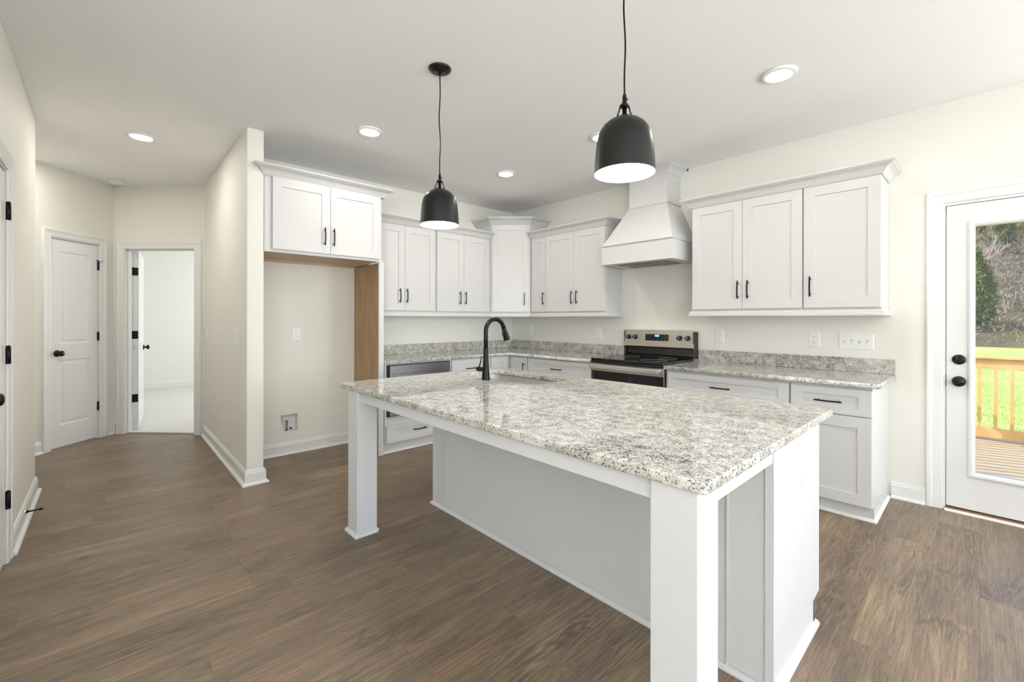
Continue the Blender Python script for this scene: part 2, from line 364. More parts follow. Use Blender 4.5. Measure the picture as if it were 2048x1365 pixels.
# living room shell behind the camera, with windows
def wall_with_holes(name, axis, c0, c1, a0, a1, holes):
    mb = MB(); cuts = sorted(holes)
    def bx(p, q, z0, z1):
        mb.box(c0, c1, p, q, z0, z1) if axis == 'x' else mb.box(p, q, c0, c1, z0, z1)
    cur = a0
    for h0, h1, z0, z1 in cuts: bx(cur, h0, 0, H); bx(h0, h1, 0, z0); bx(h0, h1, z1, H); cur = h1
    bx(cur, a1, 0, H); return struct(name, mb, 'wall')
wall_with_holes('wall_east', 'x', 8.0, 8.15, -9.0, 0, [(-3.9, -1.5, .6, 2.3), (-8.4, -5.4, .6, 2.3)])
wall_with_holes('wall_south', 'y', -9.15, -9.0, 3.0, 8.15, [(6.65, 7.85, .6, 2.3)])
def window(n, axis, c, a0, a1, z0, z1):
    fr = MB(); t = .05
    for p0, p1, q0, q1 in ((a0,a0+t,z0,z1),(a1-t,a1,z0,z1),(a0,a1,z0,z0+t),(a0,a1,z1-t,z1),((a0+a1)/2-.03,(a0+a1)/2+.03,z0,z1),(a0,a1,(z0+z1)/2-.02,(z0+z1)/2+.02)):
        fr.box(c-.03, c+.03, p0, p1, q0, q1) if axis == 'x' else fr.box(p0, p1, c-.03, c+.03, q0, q1)
    o = struct('window_%d' % n, fr, 'trim')
    g = MB(); g.box(c-.003, c+.003, a0+t, a1-t, z0+t, z1-t) if axis == 'x' else g.box(a0+t, a1-t, c-.003, c+.003, z0+t, z1-t)
    g.obj('pane', 'glass', o)
window(1, 'x', 8.08, -3.9, -1.5, .6, 2.3); window(2, 'x', 8.08, -8.4, -5.4, .6, 2.3); window(3, 'y', -9.08, 6.65, 7.85, .6, 2.3)  # the last one, south, is invented to go with its fill light
window(5, 'y', .08, 5.8, 7.6, .6, 2.3)  # unseen north window, added to go with its fill light
window(4, 'y', -.81, -4.5, -2.7, .8, 2.2)  # hidden bedroom window, put in to light that room

# ---- baseboards with shoe moulding
BASE = [(0, 0), (.015, 0), (.015, .088), (.012, .096), (.010, .100), (.010, .106), (.005, .113), (0, .113)]
SHOE = [(.015, 0), (.033, 0), (.033, .006), (.030, .013), (.024, .018), (.015, .020)]
def neg(p): return [(-a, b) for a, b in p][::-1]
def baseboard(name, path):             # room lies to the left of the path direction
    o = struct(name, MB().sweep(path, BASE), 'trim')
    s = MB().sweep(path, SHOE).obj('shoe_molding', 'trim', o)
# (offset is to the left of the path)
baseboard('baseboard_partition', [(0.02, Y2), (XE, Y2), (XE, Y1), (Y1+KX+.02, Y1)])
baseboard('baseboard_west', [(0, -2.262), (0, Y2+.035)])
baseboard('baseboard_north', [(4.196, 0), (4.016, 0)])
baseboard('baseboard_left', [(.925, YL), (-.27, YL), (-.27, YL-.8)][::-1])
baseboard('baseboard_left_front', [(3.12, YL-.5), (3.12, YL), (1.73, YL)][::-1])
baseboard('baseboard_closet', [CW(.082, 0)[:2], CW(.004, 0)[:2]][::-1])
baseboard('baseboard_closet_far', [CW(2.3, 0)[:2], CW(.72, 0)[:2]][::-1])
baseboard('baseboard_hall_end', [EW(.004, 0)[:2], EW(.03, 0)[:2]][::-1])

# ================================================================== DOORS
CASE = [(0, 0), (0, .009), (.008, .012), (.050, .014), (.056, .018), (.072, .020), (.080, .017), (.080, 0)]
def casing(n, a0, a1, zt, F, width=.080):
    pr = [(o*width/.080, h) for o, h in CASE]
    return struct('trim_%d' % n, MB().sweep([(a0, 0), (a0, zt), (a1, zt), (a1, 0)], pr, lambda a, b, c: F(a, c, b)), 'trim')
def jamb(n, a0, a1, zt, F, d0, d1, stop=None):
    mb = MB()
    for p0, p1, q0, q1 in ((a0, a0+.018, 0, zt-.018), (a1-.018, a1, 0, zt-.018), (a0, a1, zt-.018, zt)): fbox(mb, F, p0, p1, d0, d1, q0, q1)
    if stop:
        for p0, p1, q0, q1 in ((a0+.018, a0+.028, 0, zt-.018), (a1-.028, a1-.018, 0, zt-.018), (a0+.018, a1-.018, zt-.028, zt-.018)): fbox(mb, F, p0, p1, stop[0], stop[1], q0, q1)
    return struct('trim_%d' % n, mb, 'trim')
LW = lambda a, d, z: (a, YL+d, z)
NW = lambda a, d, z: (a, -d, z)
casing(1, LX0+.012, LX1-.012, 2.050, LW, .085); jamb(2, LX0, LX1, 2.058, LW, -.118, -.001, (-.10, -.055))
casing(3, CS0+.012, CS1-.012, 2.066, CW, .076); jamb(4, CS0, CS1, 2.074, CW, -.114, -.001, (-.10, -.055))
casing(5, ES0+.014, ES1-.014, 2.044, EW, .082); jamb(6, ES0, ES1, 2.058, EW, -.114, -.001, (-.075, -.035))
casing(7, 4.281, 5.227, 2.062, NW, .083); jamb(8, DX0, DX1, 2.062, NW, -.149, -.001, (-.09, -.055))

def door_slab(w, h, t, panels, both=True):
    """two-panel slab; local x 0..w, front at y=0 (towards -y), back at y=t"""
    mb = MB()
    steps = [(0, 0), (.004, .004), (.012, .0075), (.020, .0075), (.042, .0025), (.048, .0022)]
    xs = [0, panels[0][0], panels[0][1], w]
    zs = [0] + [q for p in sorted(panels, key=lambda p: p[2]) for q in (p[2], p[3])] + [h]
    for side in ((0, 1), (t, -1)) if both else ((0, 1),):
        y0, sg = side
        for i in range(3):
            for j in range(len(zs)-1):
                if i == 1 and j % 2 == 1: continue
                mb.add([(xs[i],y0,zs[j]),(xs[i+1],y0,zs[j]),(xs[i+1],y0,zs[j+1]),(xs[i],y0,zs[j+1])], [(0,1,2,3)])
        for (a, b, c, d) in panels:
            rings = [[(a+o, y0+sg*q, c+o), (b-o, y0+sg*q, c+o), (b-o, y0+sg*q, d-o), (a+o, y0+sg*q, d-o)] for o, q in steps]
            mb.loft(rings, cap0=False, cap1=True)
    # edges
    mb.add([(0,0,0),(w,0,0),(w,t,0),(0,t,0),(0,0,h),(w,0,h),(w,t,h),(0,t,h)], [(0,3,2,1),(4,5,6,7),(1,2,6,5),(3,0,4,7)])
    if not both: mb.add([(0,t,0),(w,t,0),(w,t,h),(0,t,h)], [(0,1,2,3)])
    return mb
def knob(parent, x, z, y=0, sg=-1, name='door_knob', m='bronze', s=1.0):
    mb = MB(); q = lambda r, h: (r*s, y+sg*h)
    mb.lathe([q(.0, 0), q(.033, 0), q(.033, .004), q(.029, .009), q(.014, .011), q(.011, .016), q(.011, .026), q(.016, .030), q(.025, .036), q(.0285, .046), q(.026, .056), q(.016, .062), q(0, .064)], 28, (x, 0, z), 'Y')
    return mb.obj(name, m, parent)
def hinge(parent, x, z, y=0, r=.0065, hgt=.09, leafw=.0, side=1):
    mb = MB(); mb.lathe([(0, -hgt/2), (r, -hgt/2), (r, hgt/2), (0, hgt/2)], 12, (x, y, z))
    mb.lathe([(0, hgt/2), (r*.8, hgt/2), (r*.8, hgt/2+.004), (0, hgt/2+.007)], 12, (x, y, z))
    mb.box(x-.011, x+.011, y+.001, y+.004, z-hgt/2, z+hgt/2)
    return mb.obj('hinge', 'black', parent)

def local_door(n, mb, loc, rotz, label):
    o = mb.obj('door_%d' % n, 'trim'); o.location = loc; o.rotation_euler = (0, 0, rotz)
    return tag(o, kind='structure')
# door_1: on the left wall, closed
d1 = local_door(1, door_slab(.605, 2.018, .035, [(.11, .495, .22, .86), (.11, .495, 1.02, 1.90)]), (LX1-.0225, YL-.004, .012), R(180), '')
knob(d1, .0645, .912)
for z in (.33, 1.085, 1.835): hinge(d1, .618, z-.012, -.013, r=.010)
# door_2: narrow closet door
d2 = local_door(2, door_slab(.455, 2.035, .035, [(.077, .371, .212, .852), (.077, .371, 1.012, 1.921)]), CW(.6295, -.003, .014), R(135), '')
knob(d2, .052, .919)
for z in (.344, 1.086, 1.835): hinge(d2, .4575, z-.014, -.006)
mb = MB(); mb.tube([(.4575, -.012, 1.872), (.425, -.035, 1.872), (.41, -.045, 1.872)], .003, 8); mb.tube([(.4575, -.012, 1.872), (.485, -.025, 1.872)], .003, 8)
mb.lathe([(0, 0), (.007, 0), (.007, .010), (0, .012)], 12, (.406, -.052, 1.872), 'Y'); mb.obj('hinge_pin_stop', 'black', d2)
tag(MB().box(-.003, .0015, -.0005, .02, .885, .945).obj('latch_plate', 'black', d2))
# door_3: bedroom door standing open into the bedroom
th = R(45+129)
hp = EW(ES0+.020, -.116); hp = (hp[0]+.036*math.sin(th), hp[1]-.036*math.cos(th))
d3 = local_door(3, door_slab(.775, 2.02, .035, [(.115, .66, .21, .85), (.115, .66, 1.01, 1.90)]), (hp[0], hp[1], .022), th, '')
knob(d3, .71, .89, 0, -1); knob(d3, .71, .89, .035, 1)
lp = MB(); lp.box(.775, .7765, .006, .029, .86, .92); lp.obj('latch_plate', 'bright', d3)
def jamb_hinge(z):      # leaf on the jamb face, facing the opening
    mb = MB(); fbox(mb, EW, ES0+.018, ES0+.0205, -.113, -.082, z-.045, z+.045); return mb
for z in (.373, 1.090, 1.808):
    o = jamb_hinge(z).obj('hinge', 'black', None); o.parent = d3; o.matrix_parent_inverse = Matrix.Rotation(-th, 4, 'Z') @ Matrix.Translation((-hp[0], -hp[1], -.022))
    mb = MB(); mb.lathe([(0, -.045), (.0065, -.045), (.0065, .045), (0, .045)], 12, (.0, .039, z-.022)); mb.obj('hinge_pin', 'black', d3)
    MB().box(-.0015, .0, .003, .033, z-.022-.045, z-.022+.045).obj('hinge_leaf', 'black', d3)
    sc = MB()
    for dz in (-.022, .0, .022): sc.lathe([(0, -.001), (.003, -.001), (.003, .0015), (0, .0015)], 8, (ES0, 0, 0), 'X')
# door_4: exterior glass door
dw, dh, t = .916, 2.012, .044
gx0, gx1, gz0, gz1 = .134, .782, .248, 1.862
mb = MB().box(0, gx0, 0, t, 0, dh).box(gx1, dw, 0, t, 0, dh).box(gx0, gx1, 0, t, 0, gz0).box(gx0, gx1, 0, t, gz1, dh)
d4 = local_door(4, mb, (4.296, .006, .028), 0, '')
pr = [(0, 0), (0, .006), (.006, .010), (.012, .014), (.022, .015), (.030, .012), (.036, .004), (.036, 0)]
for nm, y0, sg in (('glazing_bead', 0, -1), ('glazing_bead', t, 1)):
    bead = MB(); loop = [(gx0, gz0), (gx0, gz1), (gx1, gz1), (gx1, gz0)]
    rings = []
    for (a, b), (sx, sz) in zip(loop, ((-1,-1),(-1,1),(1,1),(1,-1))): rings.append([(a+sx*o, y0+sg*h, b+sz*o) for o, h in pr])
    rings.append(rings[0]); bead.loft(rings, cap0=False, cap1=False); bead.obj(nm, 'trim', d4)
MB().box(gx0, gx1, .018, .026, gz0, gz1).obj('glass_pane', 'glass', d4)
kb = MB(); q = lambda r, h: (r, -h)
kb.lathe([q(0,0), q(.034,0), q(.034,.006), q(.031,.010), q(.013,.012), q(.011,.020), q(.014,.026), q(.026,.034), q(.030,.044), q(.029,.052), q(.024,.056), q(.012,.058), q(.010,.060), q(0,.060)], 32, (.059, 0, .839), 'Y')
kb.obj('door_knob', 'bronze', d4)
db = MB(); db.lathe([q(0,0), q(.033,0), q(.033,.007), q(.030,.012), q(0,.014)], 32, (.059, 0, .984), 'Y').box(.040, .078, -.026, -.012, .979, .989); db.obj('deadbolt', 'bronze', d4)
MB().box(-.008, -.001, -.001, .02, .80, .88).obj('strike_plate', 'black', d4)
g = MB().box(.002, dw-.002, .004, .04, -.007, 0); g.obj('door_sweep', 'seam', d4)
struct('trim_9', MB().box(DX0+.019, DX1-.019, -.010, .149, -.012, .0195), 'sill')
struct('trim_10', MB().sweep([(DX1+.0, -.0105), (DX0+.014, -.0105)], [(0, 0), (.026, 0), (.026, .006), (.020, .011), (0, .012)]), 'trim', label='white strip along the exterior door sill', cat='trim')

# door stop on the left baseboard
t = thing('door_stop', 'black door stop with a chrome base screwed into the left baseboard', 'door stop', (.47, YL+.0152, .088))
MB().lathe([(0, 0), (.012, 0), (.012, .004), (.008, .010), (0, .010)], 16, axis='Y').obj('mount', 'bright', t)
MB().lathe([(0, .010), (.0095, .010), (.005, .024), (.0035, .058), (.0065, .068), (.0065, .078), (0, .079)], 16, axis='Y').obj('rod', 'black', t)

# ================================================================== CABINETS
def rect_front(mb, x0, x1, z0, z1, yf, t, sx, sz, rec=.008):
    """shaker front: face at y=yf (towards -y), thickness t"""
    c = .0012
    rr = lambda a, b, y: [(x0+a, y, z0+b), (x1-a, y, z0+b), (x1-a, y, z1-b), (x0+a, y, z1-b)]
    mb.loft([rr(0, 0, yf+t), rr(0, 0, yf+c), rr(c, c, yf), rr(sx, sz, yf), rr(sx+.0015, sz+.0015, yf+rec)], cap0=True, cap1=True)
def pull(parent, x, z, yf, vertical, L=.150):
    mb = MB(); n = 10; rings = []
    for i in range(n+1):
        tt = -1+2*i/n; a = tt*L/2; y = yf-.026-.007*(1-tt*tt); hw = .0048; ht = .0035
        for_ring = [(-hw, -ht), (hw, -ht), (hw, ht), (-hw, ht)]
        rings.append([((x+p, y+q, z+a) if vertical else (x+a, y+q, z+p)) for p, q in for_ring])
    mb.loft(rings)
    for sg in (-1, 1):
        a = sg*(L/2-.020); cx, cz = (x, z+a) if vertical else (x+a, z)
        mb.lathe([(.0, yf), (.0055, yf), (.0045, yf-.004), (.0045, yf-.031), (0, yf-.031)], 10, (cx, 0, cz), 'Y')
    return mb.obj('handle', 'black', parent, bevel=.001, seg=1)
class Cab:
    """unit with local x to the right seen from the front, y=0 at the wall, front towards -y"""
    def __init__(s, name, label, loc, rotz, w, d, z0, z1, group=None, cat='cabinet', toe=False, front=True, hollow=False, m='cab', under=None):
        s.t = thing(name, label, cat, loc, rotz, group); s.d = d; s.w = w
        mb = MB()
        e = .0008
        if hollow:
            mb.box(e, .018, -d, 0, z0, z1).box(w-.018, w-e, -d, 0, z0, z1).box(.018, w-.018, -.012, 0, z0, z1).box(.018, w-.018, -d, -.012, z0, z0+.018)
            mb.box(.018, w-.018, -d, -d+.018, z1-.03, z1)
        else: mb.box(e, w-e, -d, -.0005, z0, z1)
        s.c = mb.obj('carcass', m, s.t, bevel=.0012, seg=1)
        if toe: MB().box(e, w-e, -d+.0325, -d+.0445, .0, z0).obj('toe_kick', m, s.t)
    def door(s, x0, x1, z0, z1, hx=None, hz=None, st=.071, m='cab'):
        mb = MB(); rect_front(mb, x0, x1, z0, z1, -s.d-.0205, .020, st, st); o = mb.obj('door', m, s.t)
        if hx is not None: pull(o, hx, hz, -s.d-.0205, True)
        return o
    def drawer(s, x0, x1, z0, z1, hx=None, hz=None, sx=.066, sz=.046):
        mb = MB(); rect_front(mb, x0, x1, z0, z1, -s.d-.0205, .020, sx, sz); o = mb.obj('drawer', 'cab', s.t)
        if hx is not None: pull(o, hx, hz, -s.d-.0205, False)
        return o
ZU0, ZU1 = 1.3485, 2.285; UD = .2885; DZ0, DZ1 = 1.364, 2.262; HZ = 1.521
GU = 'white upper cabinets'
# right of the hood
c = Cab('wall_cabinet', 'white upper cabinet with two shaker doors right of the range hood', (2.683, 0, 0), 0, .857, UD, ZU0, ZU1, GU)
o = c.door(.011, .429, DZ0, DZ1, 3.084-2.683, HZ); c.door(.432, .853, DZ0, DZ1, 3.160-2.683, HZ)
MB().lathe([(0, 0), (.002, 0), (.002, -.0006), (0, -.0006)], 8, (.412, -UD-.0205, 1.93), 'Y').obj('nail_hole', 'slot', o)
c = Cab('wall_cabinet', 'white upper cabinet with a single wide shaker door nearest the glass exterior door', (3.541, 0, 0), 0, .456, UD, ZU0, ZU1, GU)
c.door(.005, .453, DZ0, DZ1, 3.590-3.541, HZ)
# between corner cabinet and hood
c = Cab('wall_cabinet', 'very narrow white upper cabinet with one slim door right of the tall corner cabinet', (.6625, 0, 0), 0, .2445, UD, ZU0, ZU1, GU)
c.door(.012, .243, DZ0, DZ1, .888-.6625, HZ, st=.062)
c = Cab('wall_cabinet', 'white upper cabinet with two shaker doors directly left of the range hood', (.908, 0, 0), 0, .864, UD, ZU0, ZU1, GU)
c.door(.002, .434, DZ0, DZ1, 1.322-.908, HZ); c.door(.437, .850, DZ0, DZ1, 1.395-.908, HZ)
# on the fridge wall (faces +x): local x = world y
FX = 0
c = Cab('wall_cabinet', 'white two-door upper cabinet above the drawer microwave, beside the refrigerator alcove', (FX, -2.236, 0), R(90), .790, UD, ZU0, ZU1, GU)
c.door(.012, .398, DZ0, DZ1, .334, HZ); c.door(.401, .774, DZ0, DZ1, .415, HZ)
c = Cab('wall_cabinet', 'white two-door upper cabinet left of the tall corner cabinet', (FX, -1.445, 0), R(90), .793, UD, ZU0, ZU1, GU)
c.door(.010, .379, DZ0, DZ1, .314, HZ); c.door(.382, .767, DZ0, DZ1, .393, HZ)
# tall diagonal corner cabinet
A_, B_ = .652, .309
t = thing('corner_cabinet', 'tall white diagonal corner cabinet with a single door, higher than its neighbours', 'cabinet', (0, 0, 0), 0, GU)
MB().prism([(.0005, -.0005), (.0005, -A_), (B_, -A_), (A_, -B_), (A_, -.0005)], ZU0, 2.455).obj('carcass', 'cab', t, bevel=.0015, seg=1)
fl = (A_-B_)*r2
dd = thing('door_hold', None, None)
mb = MB(); rect_front(mb, .022, fl-.022, DZ0, 2.437, -.0205, .020, .062, .065); do = mb.obj('door', 'cab', t); do.location = (B_, -A_, 0); do.rotation_euler = (0, 0, R(45))
pull(do, fl-.068, HZ, -.0205, True)
bpy.data.objects.remove(dd)
# over-fridge cabinet
FD = .632
t0 = Cab('refrigerator_cabinet', 'large white two-door cabinet over the empty refrigerator alcove', (0, Y2+.003, 0), R(90), .984, FD, 1.828, 2.425)
MB().box(0.001, .983, -FD-.0, -FD+.02, 1.808, 1.8285).obj('bottom_rail', 'cab', t0.t)
MB().box(.001, .983, -FD+.021, -.001, 1.8245, 1.828).obj('underside', 'birch_l', t0.t)
MB().box(.02, .95, -.022, -.003, 1.800, 1.8245).box(.93, .95, -FD+.04, -.022, 1.806, 1.8245).obj('nailer', 'birch_l', t0.t)
t0.door(.056, .505, 1.832, 2.404, -2.792-Y2-.003, 1.975); t0.door(.508, .962, 1.832, 2.404, -2.716-Y2-.003, 1.975)
t = thing('refrigerator_end_panel', 'tall white-edged panel with bare birch inner face right of the refrigerator alcove', 'cabinet panel', (0, -2.2385, 0), R(90))
MB().box(-.0155, -.0035, -FD+.001, -.0005, 0, 1.8075).obj('panel', 'birch', t)
MB().box(-.0033, 0, -FD+.001, -.0005, 0, 1.3).obj('outer_skin', 'cab', t)
MB().box(-.056, -.0085, -FD-.020, -FD, 0, 1.807).obj('front_stile', 'cab', t, bevel=.001, seg=1)

# ---- crown, light rail (each continuous run is one thing)
CROWN = [(0, .0), (.004, .0), (.006, .006), (.012, .012), (.020, .026), (.034, .044), (.052, .056), (.066, .062), (.070, .068), (.077, .070), (.077, .080), (0, .080)]
RAIL = [(-.03, 0), (.016, 0), (.016, .016), (.012, .021), (.012, .030), (.006, .036), (.006, .0425), (-.03, .0425)]
def molding(name, label, path, prof, z, cat, sc=(1, 1), group=None):
    mb = MB().sweep(path, [(o*sc[0], z+h*sc[1]) for o, h in prof]); o = mb.obj(name, 'cab')
    return tag(o, label, cat, group)
YF = -.3095
CG = 'crown mouldings on the upper cabinets'
def crown(label, path, z=2.2635, prof=CROWN, sc=(1, .94)): molding('crown_molding', label, path, prof, z, 'moulding', sc, CG)
# offsets are to the left of the path, so runs go from right to left seen from the room
crown('white crown moulding topping the cabinets right of the range hood', [(3.9985, -.0005), (3.9985, YF), (2.6815, YF), (2.6815, -.0005)])
crown('white crown moulding on the low cabinets between the corner cabinet and the hood', [(1.7735, -.0005), (1.7735, YF), (.664, YF)])
crown('white crown moulding above the microwave side cabinets, right of the alcove', [(-YF, -.6535), (-YF, -2.2365)])
crown('white crown moulding capping the tall diagonal corner cabinet', [(A_+.001, -.0005), (A_+.001, -B_-.001), (B_+.001, -A_-.001), (.0005, -A_-.001)], 2.445, sc=(1, 1.02))
crown('large white crown moulding over the refrigerator alcove cabinet', [(.001, -2.2375), (.6395, -2.2375), (.6395, -3.2470), (.6374, -3.2470)], 2.407, sc=(1.02, .92))
RG = 'light rails under the upper cabinets'
def rail(label, path): molding('light_rail', label, path, RAIL, 1.3055, 'moulding', (1, 1), RG)
rail('white light rail under the cabinets right of the range hood', [(3.9975, -.0005), (3.9975, YF), (2.6835, YF), (2.6835, -.0005)])
rail('white light rail wrapping under the cabinets left of the hood and around the corner', [(1.7725, -.0005), (1.7725, YF), (A_, YF), (-YF, -A_), (-YF, -2.2365)])

# ---- base cabinets
BD = .6445; BZ0, BZ1 = .092, .8505
GB = 'white base cabinets under the granite counters'
c = Cab('base_cabinet', 'white base cabinet holding the drawer microwave, beside the refrigerator end panel', (0, -2.236, 0), R(90), .738, BD, BZ0, BZ1, GB, toe=True)
c.drawer(.014, .722, .103, .268, -1.876+2.236, .196, sz=.042)
c = Cab('base_cabinet', 'white base cabinet right of the drawer microwave, behind the faucet', (0, -1.497, 0), R(90), .536, BD, BZ0, BZ1, GB, toe=True)
c.drawer(.012, .518, .690, .838, .257, .742); c.door(.012, .263, .103, .682, .225, .60); c.door(.266, .518, .103, .682, .305, .60)
t = thing('base_cabinet', 'white inside-corner base cabinet with two narrow doors meeting at the corner', 'cabinet', (0, 0, 0), 0, GB)
MB().prism([(.0005, -.0005), (.0005, -.960), (BD, -.960), (BD, -BD), (.962, -BD), (.962, -.0005)], BZ0, BZ1).obj('carcass', 'cab', t, bevel=.001, seg=1)
MB().box(BD-.0445, BD-.0325, -.960, -BD+.0325, 0, BZ0).box(BD-.0445, .962, -BD+.0325, -BD+.0445, 0, BZ0).obj('toe_kick', 'cab', t)
mb = MB(); rect_front(mb, .689, .951, .103, .838, -BD-.0205, .020, .066, .066); o = mb.obj('door', 'cab', t); pull(o, .921, .705, -BD-.0205, True)
mb = MB(); rect_front(mb, .018, .270, .103, .838, -BD-.0205, .020, .066, .066); o = mb.obj('door', 'cab', t); o.location = (0, -.960, 0); o.rotation_euler = (0, 0, R(90))
c = Cab('base_cabinet', 'white three-drawer base cabinet directly left of the range', (.963, 0, 0), 0, .890, BD, BZ0, BZ1, GB, toe=True)
c.drawer(.011, .882, .690, .838, .443, .745); c.drawer(.011, .882, .400, .682, .443, .60); c.drawer(.011, .882, .103, .392, .443, .32)
c = Cab('base_cabinet', 'wide white base cabinet with one long top drawer, right of the range', (2.626, 0, 0), 0, .923, BD, BZ0, BZ1, GB, toe=True)
c.drawer(.024, .918, .664, .830, .458, .744); c.door(.024, .469, .097, .656, .435, .56); c.door(.472, .918, .097, .656, .506, .56)
c = Cab('base_cabinet', 'white base cabinet with drawer over door, at the counter end by the glass door', (3.550, 0, 0), 0, .447, BD, BZ0, BZ1, GB, toe=True)
c.drawer(.005, .4445, .664, .830, .222, .744); c.door(.005, .4445, .097, .656, .04, .56)
MB().box(.429, .4462, -.6115, -.0005, 0, BZ0).obj('end_panel', 'cab', c.t)
def shoe(name, label, path, prof=None):
    o = MB().sweep(path, prof or [(0, 0), (.018, 0), (.018, .007), (.014, .014), (.008, .018), (0, .019)]).obj(name, 'trim'); tag(o, label, 'trim')
shoe('shoe_molding', 'white shoe moulding on the floor below the cabinets right of the range', [(3.9972, -.036), (3.9972, -.6125), (2.628, -.6125)])
shoe('shoe_molding', 'white shoe moulding on the floor below the cabinets left of the range', [(1.852, -.6125), (.6125, -.6125), (.6125, -2.236)])

# ---- granite counters and backsplashes
CT, CB = .882, .8512
def gran(name, label, cat, outlines, z0=CB, z1=CT, bevel=.004, group=None):
    return tag(plate_obj(name, outlines, z0, z1, 'granite', None, bevel), label, cat, group)
gran('countertop', 'L-shaped speckled granite countertop running into the kitchen corner left of the range', 'countertop',
     [[(.0005, -.0005), (.0005, -2.236), (.690, -2.236), (.690, -.690), (1.8545, -.690), (1.8545, -.0005)]])
gran('countertop', 'speckled granite countertop right of the range, ending near the glass door', 'countertop',
     [[(2.6225, -.0005), (2.6225, -.690), (4.037, -.690), (4.037, -.0005)]])
def splash(label, x0, x1, y0, y1): tag(MB().box(x0, x1, y0, y1, CT+.0003, .989).obj('backsplash', 'granite', bevel=.002), label, 'backsplash')
splash('low granite backsplash strip along the wall below the microwave side cabinets', .0005, .0205, -2.236, -.0215)
splash('low granite backsplash strip between the kitchen corner and the range', .0005, 1.8535, -.0205, -.0005)
splash('low granite backsplash strip right of the range', 2.6235, 4.037, -.0205, -.0005)

# ================================================================== APPLIANCES
# drawer microwave (faces +x)
t = thing('microwave_drawer', 'stainless drawer microwave built in under the counter beside the refrigerator panel', 'microwave', (BD, -2.236, 0), R(90))
MB().box(.021, .716, -.026, .0, .352, .838).obj('surround', 'seam', t)
mb = MB(); rect_front(mb, .032, .710, .360, .833, -.046, .0195, .030, .030, .0); mb.obj('door', 'steel_d', t, bevel=.0015)
MB().box(.060, .680, -.0485, -.046, .40, .700).obj('glass_panel', 'glassblk', t, bevel=.001)
mb = MB()
for p in ((.056,.684,.752,.755), (.056,.684,.704,.708), (.056,.059,.704,.755), (.681,.684,.704,.755)): mb.box(p[0], p[1], -.0475, -.046, p[2], p[3])
mb.obj('trim_line', 'seam', t)

# range
RX = 2.2385
t = thing('range', 'stainless freestanding electric range with black glass cooktop below the hood', 'stove', (RX, 0, 0))
hw = .3795
MB().box(-hw, hw, -.625, -.012, .06, .878).box(-hw+.02, hw-.02, -.60, -.05, 0, .06).obj('body', 'blackgloss', t, bevel=.002)
plate_obj('cooktop', [rrect(-hw-.001, hw+.001, -.684, -.100, .012)], .879, .901, 'glassblk', t, .004)
MB().box(-hw+.001, hw-.001, -.682, -.626, .858, .878).obj('front_lip', 'blackgloss', t, bevel=.003)
mb = MB()
for cx, cy, r in ((-.19, -.50, .10), (.19, -.50, .115), (-.19, -.25, .08), (.19, -.25, .08)):
    pts = [(cx+r*math.cos(a*math.pi/24), cy+r*math.sin(a*math.pi/24)) for a in range(49)]
    MB().tube([(a[0], a[1], .9012) for a in pts], .0006, 4).obj('burner_ring', 'mark', t)
# door
MB().box(-hw+.003, hw-.003, -.668, -.627, .215, .853).obj('oven_door', 'steel', t, bevel=.003)
MB().box(-hw+.006, hw-.006, -.6715, -.6685, .225, .780).obj('oven_window', 'glassblk', t, bevel=.001)
mb = MB().box(-hw+.012, hw-.030, -.728, -.716, .806, .846); mb.box(-hw+.03, -hw+.055, -.717, -.668, .812, .840).box(hw-.075, hw-.05, -.717, -.668, .812, .840)
mb.obj('handle', 'bright', t, bevel=.004)
MB().box(-hw+.003, hw-.003, -.664, -.627, .065, .208).obj('drawer_front', 'steel', t, bevel=.003)
# back console
mb = MB(); mb.loft([[(-hw+.012, y, z) for y, z in ((-.100,.901),(-.072,.925),(-.064,.985),(-.060,1.005),(-.010,1.005),(-.010,.901))], [(hw-.012, y, z) for y, z in ((-.100,.901),(-.072,.925),(-.064,.985),(-.060,1.005),(-.010,1.005),(-.010,.901))]])
mb.obj('console_base', 'blackgloss', t, bevel=.002)
for p in (-hw+.003, hw-.011): MB().box(p, p+.008, -.104, -.008, .901, 1.155).obj('console_side', 'seam', t, bevel=.002)
mb = MB(); prf = ((-.108,1.000),(-.104,.996),(-.060,1.000),(-.012,1.006),(-.012,1.166),(-.086,1.168),(-.092,1.164))
mb.loft([[(-hw-.001, y, z) for y, z in prf], [(hw-.004, y, z) for y, z in prf]]); con = mb.obj('console_panel', 'steel', t, bevel=.002)
tilt = (.092-.108)/(1.164-1.000)
def cy(z): return -.108 + (z-1.0)*(.016/.164)
for kx in (1.916-RX, 1.994-RX, 2.474-RX, 2.556-RX):
    mb = MB(); y0 = cy(1.094)
    mb.lathe([(0, y0), (.0255, y0), (.0255, y0-.004), (.0225, y0-.008), (.021, y0-.026), (.019, y0-.029), (0, y0-.029)], 24, (kx, 0, 1.094), 'Y')
    k = mb.obj('knob', 'blackgloss', t)
    MB().box(kx-.0022, kx+.0022, y0-.0315, y0-.0285, 1.078, 1.113).obj('pointer', 'mark', k)
mb = MB(); dx0, dx1 = 2.110-RX, 2.362-RX
mb.add([(dx0, cy(1.060)-.0015, 1.060), (dx1, cy(1.060)-.0015, 1.060), (dx1, cy(1.125)-.0015, 1.125), (dx0, cy(1.125)-.0015, 1.125), (dx0, cy(1.060)+.002, 1.060), (dx1, cy(1.060)+.002, 1.060), (dx1, cy(1.125)+.002, 1.125), (dx0, cy(1.125)+.002, 1.125)], [(0,1,2,3),(4,7,6,5),(0,4,5,1),(1,5,6,2),(2,6,7,3),(3,7,4,0)])
dsp = mb.obj('display', 'glassblk', t)
yd = cy(1.11)-.0024
MB().box(2.213-RX, 2.262-RX, yd, yd+.0015, 1.100, 1.120).obj('clock', 'blue', dsp)
mb = MB()
